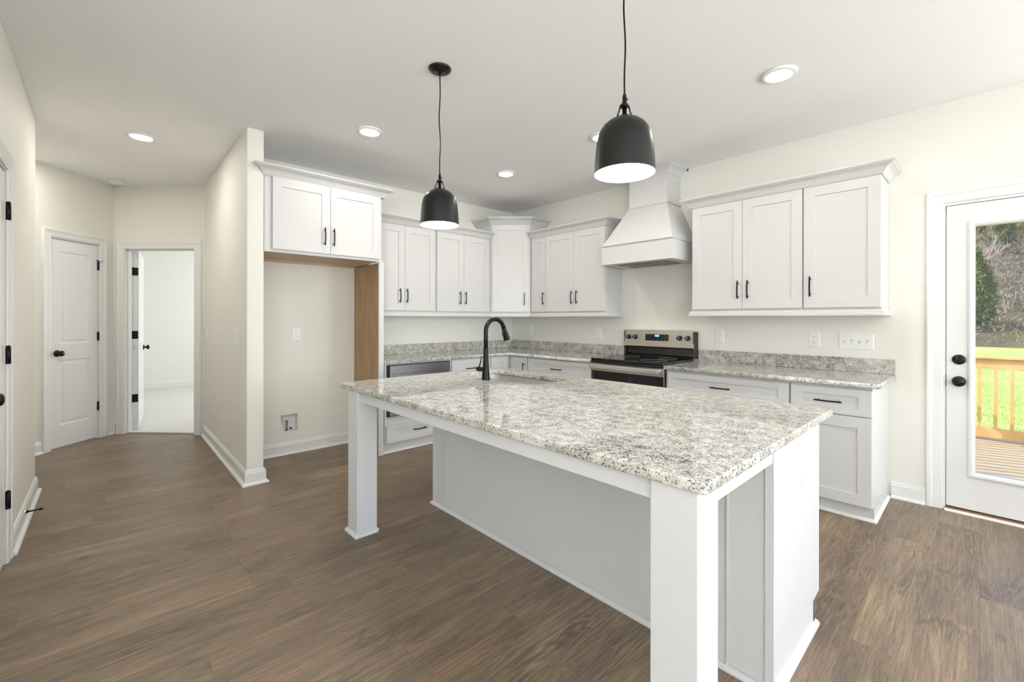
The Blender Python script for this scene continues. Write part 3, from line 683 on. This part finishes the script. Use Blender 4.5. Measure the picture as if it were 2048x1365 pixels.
def seg7(x, ch):
    w_, h_ = .0075, .0125; th_ = .0014; z0 = 1.1037
    S7 = {'a':(0,w_,h_-th_,h_),'g':(0,w_,h_/2-th_/2,h_/2+th_/2),'d':(0,w_,0,th_),'f':(0,th_,h_/2,h_),'b':(w_-th_,w_,h_/2,h_),'e':(0,th_,0,h_/2),'c':(w_-th_,w_,0,h_/2)}
    for k in ch: a = S7[k]; mb.box(x+a[0], x+a[1], yd-.0006, yd+.0002, z0+a[2], z0+a[3])
seg7(2.2165-RX, 'bc'); mb.box(2.2285-RX, 2.2299-RX, yd-.0006, yd+.0002, 1.1065, 1.108); mb.box(2.2285-RX, 2.2299-RX, yd-.0006, yd+.0002, 1.111, 1.1125); seg7(2.2335-RX, 'abged'); seg7(2.2455-RX, 'abcdef'); mb.obj('clock_digits', 'digit', dsp)
mb = MB()
for bx_, bz_ in ((2.128,1.114),(2.150,1.114),(2.136,1.094),(2.160,1.096),(2.133,1.074),(2.190,1.110),(2.212,1.078),(2.240,1.076),(2.290,1.116),(2.318,1.116),(2.290,1.096),(2.318,1.094),(2.345,1.098),(2.292,1.074),(2.320,1.072),(2.345,1.074)):
    MB().box(bx_-RX-.004, bx_-RX+.004, cy(bz_)-.0022, cy(bz_)-.0012, bz_-.0013, bz_+.0013).obj('key_mark', 'mark', dsp)

# hood
t = thing('range_hood', 'white wooden chimney hood rising to the ceiling above the range', 'range hood', (2.2295, 0, 0))
def rr(hx, d, z, y0=-.0005): return [(-hx, -d, z), (hx, -d, z), (hx, y0, z), (-hx, y0, z)]
MB().loft([rr(.3735, .498, 1.826), rr(.3735, .498, 2.000)], cap0=False).loft([rr(.3735, .498, 1.826), rr(.355, .48, 1.826), rr(.355, .48, 1.845)], cap0=False).obj('band', 'cab', t, bevel=.0015, seg=1)
MB().loft([rr(.378, .503, 1.816), rr(.380, .505, 1.820), rr(.378, .503, 1.832)], cap0=True).obj('bottom_trim', 'cab', t)
MB().loft([rr(.3735, .498, 1.992), rr(.384, .508, 1.998), rr(.386, .511, 2.004), rr(.382, .506, 2.009), rr(.372, .495, 2.011)]).obj('band_molding', 'cab', t)
MB().loft([rr(.370, .492, 2.0105), rr(.204, .272, 2.386)]).obj('tapered_canopy', 'cab', t)
MB().loft([rr(.206, .275, 2.384), rr(.214, .283, 2.386), rr(.214, .283, 2.394), rr(.205, .274, 2.398)]).obj('neck_molding', 'cab', t)
MB().loft([rr(.203, .270, 2.397), rr(.203, .270, 2.7425)]).obj('chimney', 'cab', t, bevel=.001, seg=1)
o = MB().sweep([(.2035, -.0005), (.2035, -.2705), (-.2035, -.2705), (-.2035, -.0005)], [(a, 2.662+b) for a, b in CROWN]).obj('crown', 'cab', t)
MB().box(.2032, .2045, -.03, -.024, 2.615, 2.622).obj('nail_hole', 'seam', t)
MB().box(.268, .284, -.014, -.001, 2.722, 2.741).obj('crown_gap', 'seam', t)
f = MB().box(-.262, .262, -.402, -.085, 1.8125, 1.8155).obj('filter', 'grille', t, bevel=.001, seg=1)
mb = MB()
for x in (-.06, .06): MB().box(x-.025, x+.025, -.375, -.362, 1.8105, 1.8125).obj('switch', 'slot', f)
for x in (-.195, .197): MB().lathe([(0, 1.8105), (.016, 1.8105), (.018, 1.8125), (0, 1.8125)], 20, (x, -.325, 0)).obj('hood_lamp', 'bright', f)

# ================================================================== ISLAND
IX0, IX1, IYN, IYF = 1.754, 4.012, -3.0931, -1.779
BX0, BX1, BYN, BYF = 1.875, 3.985, -2.487, -1.900
t = thing('kitchen_island', 'white kitchen island base with square legs and a seating overhang', 'island', (0, 0, 0))
mb = MB().box(BX0+.012, BX1-.012, BYN+.001, BYN+.013, 0, .8505)
mb.obj('back_panel', 'isl', t)
for p, q in ((BX0, BX0+.030), (BX0+.158, BX0+.168), (BX1-.158, BX1-.150), (BX1-.030, BX1-.001)): MB().box(p, q, BYN-.006, BYN+.0005, .0, .8505).obj('batten', 'isl', t, bevel=.001, seg=1)
def endp(x0, x1):
    mb = MB(); pts = [(BYN-.002, 0), (BYF-.095, 0), (BYF-.095, .105), (BYF-.001, .112), (BYF-.001, .8505), (BYN-.002, .8505)]
    mb.loft([[(x0, y, z) for y, z in pts], [(x1, y, z) for y, z in pts]]); return mb.obj('end_panel', 'isl', t, bevel=.0015, seg=1)
endp(BX1-.012, BX1); endp(BX0, BX0+.012)
MB().box(BX0+.013, BX1-.013, BYF-.090, BYF-.078, 0, .105).obj('toe_kick', 'isl', t)
mb = MB().box(BX0+.013, BX1-.013, BYN+.014, BYF-.10, .106, .120)
for x in (BX0+.014, 1.80+.03, 2.72, 3.32, BX1-.030): 
    if x > BX0+.013: mb.box(x, x+.016, BYN+.014, BYF-.003, .106, .8505)
mb.obj('frame', 'isl', t)
# legs, aprons
for lx in (1.858, 3.8575):
    g = MB().box(lx, lx+.128, -3.079, -2.955, 0, .8505).obj('leg', 'isl', t, bevel=.002)
    MB().sweep([(lx+.128, -2.955), (lx+.128, -3.079), (lx, -3.079), (lx, -2.955), (lx+.1279, -2.955)], [(0, 0), (.015, 0), (.015, .006), (.011, .014), (.005, .019), (0, .019)]).obj('leg_shoe', 'isl', g)
MB().box(1.9865, 3.857, -3.062, -3.042, .790, .8505).box(3.962, 3.980, -2.9545, BYN-.007, .790, .8505).box(1.866, 1.884, -2.9545, BYN-.007, .790, .8505).obj('apron', 'isl', t, bevel=.001, seg=1)
MB().sweep([(BX1-.0, BYF-.06), (BX1, BYN-.002), (BX0, BYN-.002), (BX0, BYF-.06)], [(0, 0), (.016, 0), (.016, .006), (.012, .014), (.005, .018), (0, .019)]).obj('shoe_molding', 'isl', t)
# fronts on the sink side (face +y)
def ifront(kind, x0, x1, z0, z1, vert, hx, hz):
    mb = MB(); w_ = x1-x0; rect_front(mb, 0, w_, z0, z1, -.0205, .020, .06 if kind == 'door' else .05, .06 if kind == 'door' else .045)
    o = mb.obj(kind, 'cab', t); o.location = (x1, BYF, 0); o.rotation_euler = (0, 0, R(180)); pull(o, hx, hz, -.0205, vert)
for (x0, x1) in ((1.89, 2.27), (2.275, 2.715)): ifront('door', x0, x1, .125, .838, True, .05 if x0 > 2 else x1-x0-.05, .70)
ifront('drawer', 2.73, 3.315, .69, .838, False, .29, .765); ifront('door', 2.73, 3.315, .125, .682, True, .05, .60)
for z0, z1 in ((.125, .395), (.403, .675), (.69, .838)): ifront('drawer', 3.33, 3.97, z0, z1, False, .32, (z0+z1)/2)
SX0, SX1, SY0, SY1 = 1.885, 2.640, -2.268, -1.918
gran('island_countertop', 'large speckled granite island countertop with the sink cutout, on the kitchen island', 'countertop',
     [rrect(IX0, IX1, IYN, IYF, .018), rrect(SX0, SX1, SY0, SY1, .085, 8)[::-1]], CB, CT, .004)
# sink
t = thing('sink', 'stainless undermount sink set into the island countertop', 'sink', (0, 0, 0))
mb = MB(); rings = []
for ex, z, r in ((.030, CB-.0015, .10), (.004, CB-.0015, .088), (.002, CB-.004, .087), (-.004, .70, .082), (-.012, .665, .075), (-.035, .650, .06), (-.12, .645, .03)):
    rings.append([(x, y, z) for x, y in rrect(SX0-ex, SX1+ex, SY0-ex, SY1+min(ex, .012), r, 8)])
mb.loft(rings, cap0=False, cap1=True, smooth=True); mb.obj('bowl', 'steel_v', t, solid=.0012)
MB().lathe([(0, .6475), (.045, .6475), (.055, .6455), (.040, .649), (.0, .6485)], 24, ((SX0+SX1)/2, (SY0+SY1)/2, 0)).obj('drain', 'bright', t)
# faucet
t = thing('faucet', 'tall matte black pull-down gooseneck faucet behind the island sink', 'faucet', (2.262, -2.338, CT))
MB().lathe([(0, 0), (.0285, 0), (.0285, .003), (.027, .006), (.025, .03), (.0195, .10), (.0165, .16), (.0152, .205), (.0152, .208), (0, .208)], 32).obj('body', 'black', t)
pts = [(0, 0, .208), (0, 0, .27), (0, 0, .315)]; rad = .079
for i in range(1, 15):
    a = math.pi*(1-i/14*.92); pts.append((0, rad+rad*math.cos(a), .315+rad*math.sin(a)))
MB().tube(pts, .0142, 20).obj('spout', 'black', t)
e = Vector(pts[-1]); dr = (Vector(pts[-1])-Vector(pts[-2])).normalized()
hd = [e, e+dr*.012, e+dr*.04, e+dr*.085, e+dr*.088]
MB().tube([e-dr*.002, e+dr*.002, e+dr*.03, e+dr*.075, e+dr*.084, e+dr*.085], [.0145, .0155, .017, .0215, .0225, .020], 24).obj('spray_head', 'black', t)
p = e+dr*.035; MB().box(-.006, .006, p.y-.024, p.y-.012, p.z-.018, p.z+.018).obj('spray_button', 'blackgloss', t, bevel=.002)
mb = MB(); mb.lathe([(0, -.010), (.014, -.012), (.0150, -.05), (.0150, -.052), (0, -.052)], 20, (0, 0, .064), 'X'); mb.lathe([(0, -.0525), (.0165, -.0525), (.0165, -.082), (.013, -.088), (0, -.089)], 20, (0, 0, .064), 'X')
hnd = mb.obj('handle', 'bronze', t)
MB().tube([(-.068, 0, .076), (-.052, .0, .12), (-.040, 0, .150)], [.0045, .0035, .003], 10).obj('lever', 'black', hnd)

# ================================================================== OUTLETS AND SWITCHES
def wallplate(name, label, cat, loc, rotz, w, h, gangs, group=None, tone='plastic'):
    """gangs: list of (x offset, kind) kind: duplex / rocker / toggle_up / toggle_down"""
    t = thing(name, label, cat, loc, rotz, group)
    MB().loft([[(-w/2, 0, -h/2), (w/2, 0, -h/2), (w/2, 0, h/2), (-w/2, 0, h/2)], [(-w/2, -.003, -h/2), (w/2, -.003, -h/2), (w/2, -.003, h/2), (-w/2, -.003, h/2)],
               [(-w/2+.004, -.006, -h/2+.004), (w/2-.004, -.006, -h/2+.004), (w/2-.004, -.006, h/2-.004), (-w/2+.004, -.006, h/2-.004)]]).obj('plate', tone, t)
    for gx, kind in gangs:
        if kind == 'duplex':
            for dz in (-.0195, .0195):
                mb = MB(); mb.loft([[(gx+x, y, dz+z) for x, z in rrect(-.0165, .0165, -.0140, .0140, .008, 4)] for y in (-.0055, -.0078)])
                rc = mb.obj('receptacle', tone, t)
                MB().box(gx-.0078, gx-.0055, -.0083, -.0077, dz-.001, dz+.008).obj('slot', 'slot', rc)
                MB().box(gx+.0055, gx+.0078, -.0083, -.0077, dz-.000, dz+.007).obj('slot', 'slot', rc)
                MB().lathe([(0, -.0077), (.0028, -.0077), (.0028, -.0083), (0, -.0083)], 10, (gx, 0, dz-.0075), 'Y').obj('slot', 'slot', rc)
        elif kind == 'rocker':
            MB().loft([[(gx-.0165, -.0055, -.033), (gx+.0165, -.0055, -.033), (gx+.0165, -.0055, .033), (gx-.0165, -.0055, .033)],
                       [(gx-.0155, -.0075, -.032), (gx+.0155, -.0075, -.032), (gx+.0155, -.0095, .032), (gx-.0155, -.0095, .032)]]).obj('rocker', tone, t)
        else:
            sg = 1 if kind == 'toggle_up' else -1
            MB().box(gx-.005, gx+.005, -.0068, -.0055, -.012, .012).obj('toggle_slot', 'mark', t)
            MB().loft([[(gx-.0042, -.006, -.006), (gx+.0042, -.006, -.006), (gx+.0042, -.006, .006), (gx-.0042, -.006, .006)],
                       [(gx-.0034, -.019, sg*.009-.0035), (gx+.0034, -.019, sg*.009-.0035), (gx+.0034, -.019, sg*.009+.0035), (gx-.0034, -.019, sg*.009+.0035)]]).obj('toggle', tone, t)
            for dz in (-.030, .030): MB().lathe([(0, -.0058), (.003, -.0058), (.0025, -.0068), (0, -.0068)], 10, (gx, 0, dz), 'Y').obj('screw', tone, t)
    return t
W1 = .074
wallplate('wall_outlet', 'white outlet on the wall between kitchen corner and the two-gang plate', 'outlet', (.366, 0, 1.122), 0, W1, .118, [(0, 'rocker')])
wallplate('outlet_switch_plate', 'square two-gang plate on the wall just left of the range', 'outlet', (1.438, 0, 1.113), 0, .122, .118, [(-.023, 'duplex'), (.023, 'rocker')])
wallplate('wall_outlet', 'white outlet on the wall just right of the range console', 'outlet', (2.812, 0, 1.121), 0, W1, .118, [(0, 'duplex')])
wallplate('wall_outlet', 'white outlet on the wall left of the four-gang switch plate', 'outlet', (3.546, 0, 1.116), 0, W1, .118, [(0, 'duplex')])
wallplate('switch_plate', 'wide white four-gang plate with toggle switches near the glass door', 'light switch', (3.811, 0, 1.111), 0, .212, .120, [(-.069, 'toggle_up'), (-.023, 'toggle_down'), (.023, 'toggle_up'), (.069, 'toggle_down')])
wallplate('wall_outlet', 'white outlet above the granite backsplash on the wall behind the faucet', 'outlet', (0, -.765, 1.125), R(90), W1, .118, [(0, 'rocker')])
wallplate('wall_outlet', 'white outlet high on the wall inside the refrigerator alcove', 'outlet', (0, -2.819, 1.130), R(90), .078, .120, [(0, 'duplex')])
wallplate('wall_outlet', 'white outlet on the end panel of the kitchen island', 'outlet', (BX1, -2.203, .662), R(90), .074, .118, [(0, 'duplex')])
# partition (faces -y); plates seen edge-on
wallplate('switch_plate', 'tall white switch plate on the partition near its kitchen end', 'light switch', (.275, Y1, 1.129), 0, .122, .120, [(-.023, 'toggle_up'), (.023, 'toggle_down')])
wallplate('switch_plate', 'faint white switch plate on the partition beside the bedroom doorway', 'light switch', (-1.153, Y1, 1.125), 0, .122, .120, [(-.023, 'rocker'), (.023, 'rocker')])
wallplate('wall_outlet', 'white outlet low on the bedroom wall seen through the open door', 'outlet', (-5.71, -3.545, .36), R(90), .115, .115, [(-.022, 'duplex'), (.022, 'rocker')])
# water valve box in the alcove wall
t = thing('valve_box', 'open recess for the refrigerator water valve with a copper stub in the alcove wall', 'valve box', (0, 0, 0))
mb = MB(); w_ = .003; y0, y1, z0, z1 = bx0+.0006, bx1-.0006, bz0+.0006, bz1-.0006
mb.box(-.0745, -.0715, y0, y1, z0, z1).box(-.0715, -.0005, y0, y0+w_, z0, z1).box(-.0715, -.0005, y1-w_, y1, z0, z1).box(-.0715, -.0005, y0+w_, y1-w_, z0, z0+w_).box(-.0715, -.0005, y0+w_, y1-w_, z1-w_, z1)
mb.obj('box', 'plastic', t)
yc = -2.892
MB().lathe([(0, bz0+.004), (.012, bz0+.004), (.012, bz0+.03), (.009, bz0+.032), (.009, bz0+.085), (.013, bz0+.087), (.013, bz0+.100), (0, bz0+.100)], 16, (-.038, yc, 0)).obj('copper_stub', 'copper', t)
mb = MB(); mb.tube([(-.038, yc, bz0+.105), (-.038, yc-.030, bz0+.108), (-.038, yc-.045, bz0+.112)], .005, 8); mb.obj('valve_lever', 'plastic', t)
MB().lathe([(0, 0), (.011, 0), (.011, .016), (0, .016)], 12, (-.045, yc+.036, bz0+.022), 'X').obj('knockout', 'slot', t)

# ================================================================== CEILING FITTINGS
def downlight(x, y, label):
    t = thing('recessed_light', label, 'ceiling light', (x, y, H), 0, 'recessed ceiling lights')
    MB().lathe([(.0, -.0004), (.094, -.0004), (.094, -.006), (.088, -.013), (.070, -.016), (.0685, -.0125), (0, -.0125)], 40).obj('trim_ring', 'plastic', t)
    MB().lathe([(0, -.0128), (.068, -.0128), (.066, -.0150), (0, -.0162)], 40).obj('lens', 'lens', t)
downlight(-.131, -3.946, 'lit recessed ceiling light in the hallway left of the partition')
downlight(1.212, -2.648, 'lit recessed ceiling light just right of the partition, left of the small pendant')
downlight(1.203, -1.212, 'lit recessed ceiling light above the kitchen corner between the two pendants')
downlight(2.385, -1.240, 'recessed ceiling light mostly hidden behind the larger pendant shade')
downlight(3.636, -1.213, 'lit recessed ceiling light at right above the range wall, nearest the glass door')
# out of view behind the camera, same ceiling
downlight(6.3, -5.4, 'recessed ceiling light over the living area behind the camera, nearest the kitchen')
downlight(-1.10, -4.72, 'added recessed ceiling light in the unseen side passage, brightening the hallway')  # lamp added out of view to brighten the hall
downlight(6.3, -7.6, 'recessed ceiling light over the living area behind the camera, by the south window')
t = thing('smoke_detector', 'white round smoke detector on the hallway ceiling above the end wall', 'smoke detector', (-1.789, -4.066, H))
MB().lathe([(0, -.0005), (.066, -.0005), (.066, -.010), (.0, -.010)], 32).obj('base', 'plastic', t)
MB().lathe([(0, -.0104), (.060, -.0104), (.062, -.020), (.055, -.038), (.035, -.044), (0, -.044)], 32).obj('cover', 'plastic', t)

def pendant(x, y, label, turn):
    zb = 1.826-H                       # rim of the shade, measured from the ceiling
    t = thing('pendant_light', label, 'pendant light', (x, y, H), turn, 'pendants over the island')
    MB().lathe([(0, -.0005), (.066, -.0005), (.066, -.004), (.060, -.012), (.050, -.018), (.016, -.022), (.011, -.034), (.0, -.036)], 40).obj('canopy', 'bronze', t)
    for sx in (-1, 1): MB().lathe([(0, -.0155), (.004, -.0155), (.004, -.024), (0, -.0255)], 10, (sx*.042, 0, 0)).obj('canopy_screw', 'bronze', t)
    pts = [(.004*math.sin(k*.55)*math.sin(math.pi*k/20), .003*math.cos(k*.4)*math.sin(math.pi*k/20), -.034+(zb+.300+.034)*k/20) for k in range(21)]
    MB().tube(pts, .0033, 8).obj('cord', 'black', t)
    y_ = MB(); y_.lathe([(0, zb+.300), (.0055, zb+.300), (.008, zb+.285), (.008, zb+.262), (.016, zb+.258), (.016, zb+.250), (0, zb+.250)], 16)
    y_.tube([(0, 0, zb+.282), (.013, 0, zb+.279)], .003, 8); y_.obj('strain_relief', 'black', t)
    br = MB(); 
    br.tube([(-.030, 0, zb+.209), (-.020, 0, zb+.235), (-.0155, 0, zb+.256), (-.010, 0, zb+.263), (.010, 0, zb+.263), (.0155, 0, zb+.256), (.020, 0, zb+.235), (.030, 0, zb+.209)], .0028, 8)
    br.obj('bracket', 'black', t)
    MB().lathe([(0, zb+.252), (.0085, zb+.252), (.0085, zb+.214), (.030, zb+.211), (.030, zb+.206), (0, zb+.206)], 20).obj('socket_stem', 'black', t)
    prof = [(.002, .2085), (.020, .208), (.040, .204), (.060, .195), (.078, .180), (.090, .163), (.098, .143), (.103, .118), (.107, .080), (.110, .040), (.1125, .0)]
    th = .0014
    out = MB().lathe([(r, zb+h) for r, h in prof], 64, cap0=False, cap1=False); so = out.obj('shade', 'shade', t)
    MB().lathe([(max(r-th, .0005), zb+h-(.0014 if h > .2 else 0)) for r, h in prof], 64, cap0=False, cap1=False).obj('lining', 'white_in', so)
    MB().lathe([(.1112, zb), (.1125, zb), (.1129, zb+.0015), (.1125, zb+.003)], 64, cap0=False, cap1=False).obj('rim', 'shade', so)
    MB().lathe([(0, zb+.204), (.020, zb+.204), (.020, zb+.150), (0, zb+.150)], 20).obj('socket', 'plastic', t)
    MB().lathe([(0, zb+.149), (.016, zb+.148), (.026, zb+.120), (.034, zb+.095), (.034, zb+.075), (.024, zb+.052), (0, zb+.044)], 24).obj('bulb', 'bulb', t)
pendant(2.300, -2.720, 'black dome pendant light on a cord, farther from the camera, left of the faucet', R(60))
pendant(3.545, -2.720, 'black dome pendant light hanging nearest the camera, in front of the range hood', R(43))

# ================================================================== OUTSIDE THE GLASS DOOR
DKZ = -.325
def deck():
    o = struct('deck', MB().box(2.6, 8.4, .1505, 4.62, DKZ-.30, DKZ-.027), 'deckwood')
    y = .16; k = 0
    while y < 4.55:
        MB().box(2.6, 8.4, y, y+.138, DKZ-.026, DKZ).obj('deck_board', 'deckwood', o, bevel=.003, seg=1); y += .1445
deck()
def railing(label, p0, p1, nbal, axis):
    t = thing('deck_railing', label, 'railing')
    def bx(name, a0, a1, c, hw_, z0, z1, bev=.003):
        mb = MB(); mb.box(a0, a1, c-hw_, c+hw_, z0, z1) if axis == 'x' else mb.box(c-hw_, c+hw_, a0, a1, z0, z1)
        return mb.obj(name, 'pine', t, bevel=bev, seg=1)
    c = p0[1] if axis == 'x' else p0[0]; a0, a1 = (p0[0], p1[0]) if axis == 'x' else (p0[1], p1[1])
    bx('cap_rail', a0, a1, c, .060, .758, .785); bx('top_rail', a0+.001, a1-.001, c, .019, .628, .7575); bx('bottom_rail', a0+.001, a1-.001, c, .019, -.285, -.155)
    for k in range(nbal):
        a = a0+.09+k*.1445
        if a < a1-.05: bx('baluster', a-.018, a+.018, c, .018, -.1545, .6275, .002)
    for a in (a0+.045, a1-.045): bx('post', a-.044, a+.044, c+.068 if axis == 'x' else c-.068, .044, DKZ-.02, .755)
railing('pine deck railing with square balusters facing the lawn', (2.75, 4.42), (8.3, 4.42), 38, 'x')
railing('pine deck railing along the left end of the deck, hidden behind the door stile', (3.30, .50), (3.30, 4.30), 26, 'y')
# lawn
def grid(x0, x1, y0, y1, nx, ny, zf):
    V = []; F = []
    for j in range(ny+1):
        for i in range(nx+1):
            x = x0+(x1-x0)*i/nx; y = y0+(y1-y0)*j/ny; V.append((x, y, zf(x, y)))
    for j in range(ny):
        for i in range(nx): a = j*(nx+1)+i; F.append((a, a+1, a+nx+2, a+nx+1))
    return MB().add(V, F, 0, True)
rnd = random.Random(3)
struct('lawn', grid(-60, 80, .6, 52, 30, 20, lambda x, y: -1.05+.02*math.sin(x*.3)*math.cos(y*.23)), 'lawn')
mb = MB()
for k in range(48000):
    y = 4.7+ (rnd.random()**2.2)*40; x = 4.6+(rnd.random()-.5)*(5+.5*y)
    a = rnd.random()*6.28; h = .03+.045*rnd.random(); z = -1.05+.02*math.sin(x*.3)*math.cos(y*.23)
    dx, dy = math.cos(a)*.007, math.sin(a)*.007; lx_, ly_ = (rnd.random()-.5)*.05, (rnd.random()-.5)*.05
    mb.add([(x-dx, y-dy, z), (x+dx, y+dy, z), (x+lx_, y+ly_, z+h)], [(0, 1, 2)])
tag(mb.obj('grass', 'blade'), 'bright green sunlit grass growing beyond the deck railing', 'grass', kind='stuff')
def hz(x, y):
    t_ = max(0, y-50); return -1.1+.42*t_+1.2*math.sin(x*.12+y*.05)*min(1, t_/20)+.7*math.sin(x*.31-y*.17)*min(1, t_/20)
hill_o = struct('hillside', grid(-70, 90, 50, 190, 60, 60, hz), 'hill')

# trees: three kinds, copied over the hillside
def foliage(n, rx, rz, zc, size, seed, squash=1.0, upright=False):
    rn = random.Random(seed); mb = MB()
    for k in range(n):
        while True:
            p = Vector((rn.uniform(-1,1), rn.uniform(-1,1), rn.uniform(-1,1)))
            if .35 < p.length < 1: break
        wv = 1+.25*math.sin(p.x*6+seed)*math.cos(p.z*5+seed)
        c = Vector((p.x*rx*wv, p.y*rx*wv, zc+p.z*rz))
        if upright: t_ = (c.z-(zc-rz))/(2*rz); c.x *= 1-.8*t_; c.y *= 1-.8*t_
        d = Vector((rn.uniform(-1,1), rn.uniform(-1,1), rn.uniform(-.6,1))).normalized(); e = d.orthogonal().normalized()
        e.rotate(Matrix.Rotation(rn.random()*6.28, 3, d)); L = size*rn.uniform(.6, 1.4); w_ = L*squash
        mb.add([c-e*w_*.5, c+d*L*.5-e*w_*.2, c+d*L, c+d*L*.5+e*w_*.5], [(0, 1, 2, 3)])
    return mb
def bare(seed):
    rn = random.Random(seed); mb = MB()
    def br(p, d, L, r, lev):
        q = p+d*L; mb.tube([p, p+d*L*.5+Vector((rn.uniform(-1,1), rn.uniform(-1,1), 0))*L*.05, q], [r, r*.8, r*.55], 4, smooth=False)
        if lev == 0:
            return
        for k in range(4 if lev > 1 else 5):
            nd = (d+Vector((rn.uniform(-1,1), rn.uniform(-1,1), rn.uniform(-.1,.8)))*.75).normalized()
            br(p+d*L*rn.uniform(.45, 1), nd, L*rn.uniform(.55, .75), r*.5, lev-1)
    br(Vector((0,0,0)), Vector((0,0,1)), 3.6, .16, 4)
    return mb
def tree(name, crown_mb, crown_mat, label, trunk=None, bark='bark'):
    t = thing(name, label, 'tree', (0, -500, 0), 0, 'trees on the wooded hillside')
    crown_mb.obj('crown' if trunk else 'branches', crown_mat, t)
    if trunk: MB().lathe([(0, -.3), (trunk[0], -.3), (trunk[0]*.5, trunk[1]), (0, trunk[1])], 8).obj('trunk', bark, t)
    return t
protos = [tree('bare_tree', bare(5), 'twig', 'bare grey-brown tree among the woods on the hillside'),
          tree('evergreen_tree', foliage(6500, 1.9, 3.4, 3.7, .34, 2, .5, True), 'needle', 'dark evergreen tree among the woods on the hillside', (.16, 5)),
          tree('scrub_tree', foliage(3500, 1.9, 1.7, 2.2, .33, 4, .45), 'scrub', 'yellow-green bushy tree among the woods on the hillside', (.12, 2.2)),
          tree('bare_tree', bare(11), 'twig', 'bare grey-brown tree among the woods on the hillside')]
spots = []
tries = 0
while len(spots) < 120 and tries < 40000:
    tries += 1
    y = 52+(rnd.random()**.8)*75; half = 8+y*.10; x = 4+rnd.uniform(-half, half)
    if all((x-a)**2+(y-b)**2 > 4.7**2 for a, b in spots): spots.append((x, y))
spots.sort(key=lambda p: p[1])
mb = MB()
for k in range(95000):
    y = 49.8+(rnd.random()**.75)*75; half = 5+y*.13; x = 4+rnd.uniform(-half, half); z = hz(x, y)
    z += abs(rnd.gauss(0, 1.1)); d = Vector((rnd.uniform(-1, 1), rnd.uniform(-1, 1), rnd.uniform(.2, 1.6))).normalized(); e = d.orthogonal().normalized()
    e.rotate(Matrix.Rotation(rnd.random()*6.28, 3, d)); L = rnd.uniform(.25, .75); w_ = rnd.uniform(.012, .045)
    green = math.sin(x*.55+y*.21)+math.sin(y*.33-x*.2)+rnd.uniform(-.5, .5) > .75; c = Vector((x, y, z))
    mb.add([c-e*w_, c+d*L*.6-e*w_*.5, c+d*L, c+d*L*.5+e*w_], [(0, 1, 2, 3)], 1 if green else 0)
tag(mb.obj('brush', ['brush', 'scrub'], hill_o), kind='stuff')
used = set()
for i, (x, y) in enumerate(spots):
    nrow = math.sin(y*.16+x*.09)
    if y < 55: kind = 1 if rnd.random() < .75 else 0
    else: kind = rnd.choices([0, 1, 2, 3], [5, 4.0 if nrow > .1 else 1.5, 4.0 if nrow < 0 else 1.2, 4])[0]
    o = protos[kind]
    if kind in used: o = copy_tree(o)
    used.add(kind)
    sc_ = rnd.uniform(.75, 1.1)
    o.location = (x, y, hz(x, y)-.25 if y > 50 else -1.2); o.rotation_euler = (0, 0, rnd.random()*6.28); o.scale = (sc_, sc_, sc_*rnd.uniform(.85, 1.15))
print('trees', len(spots))
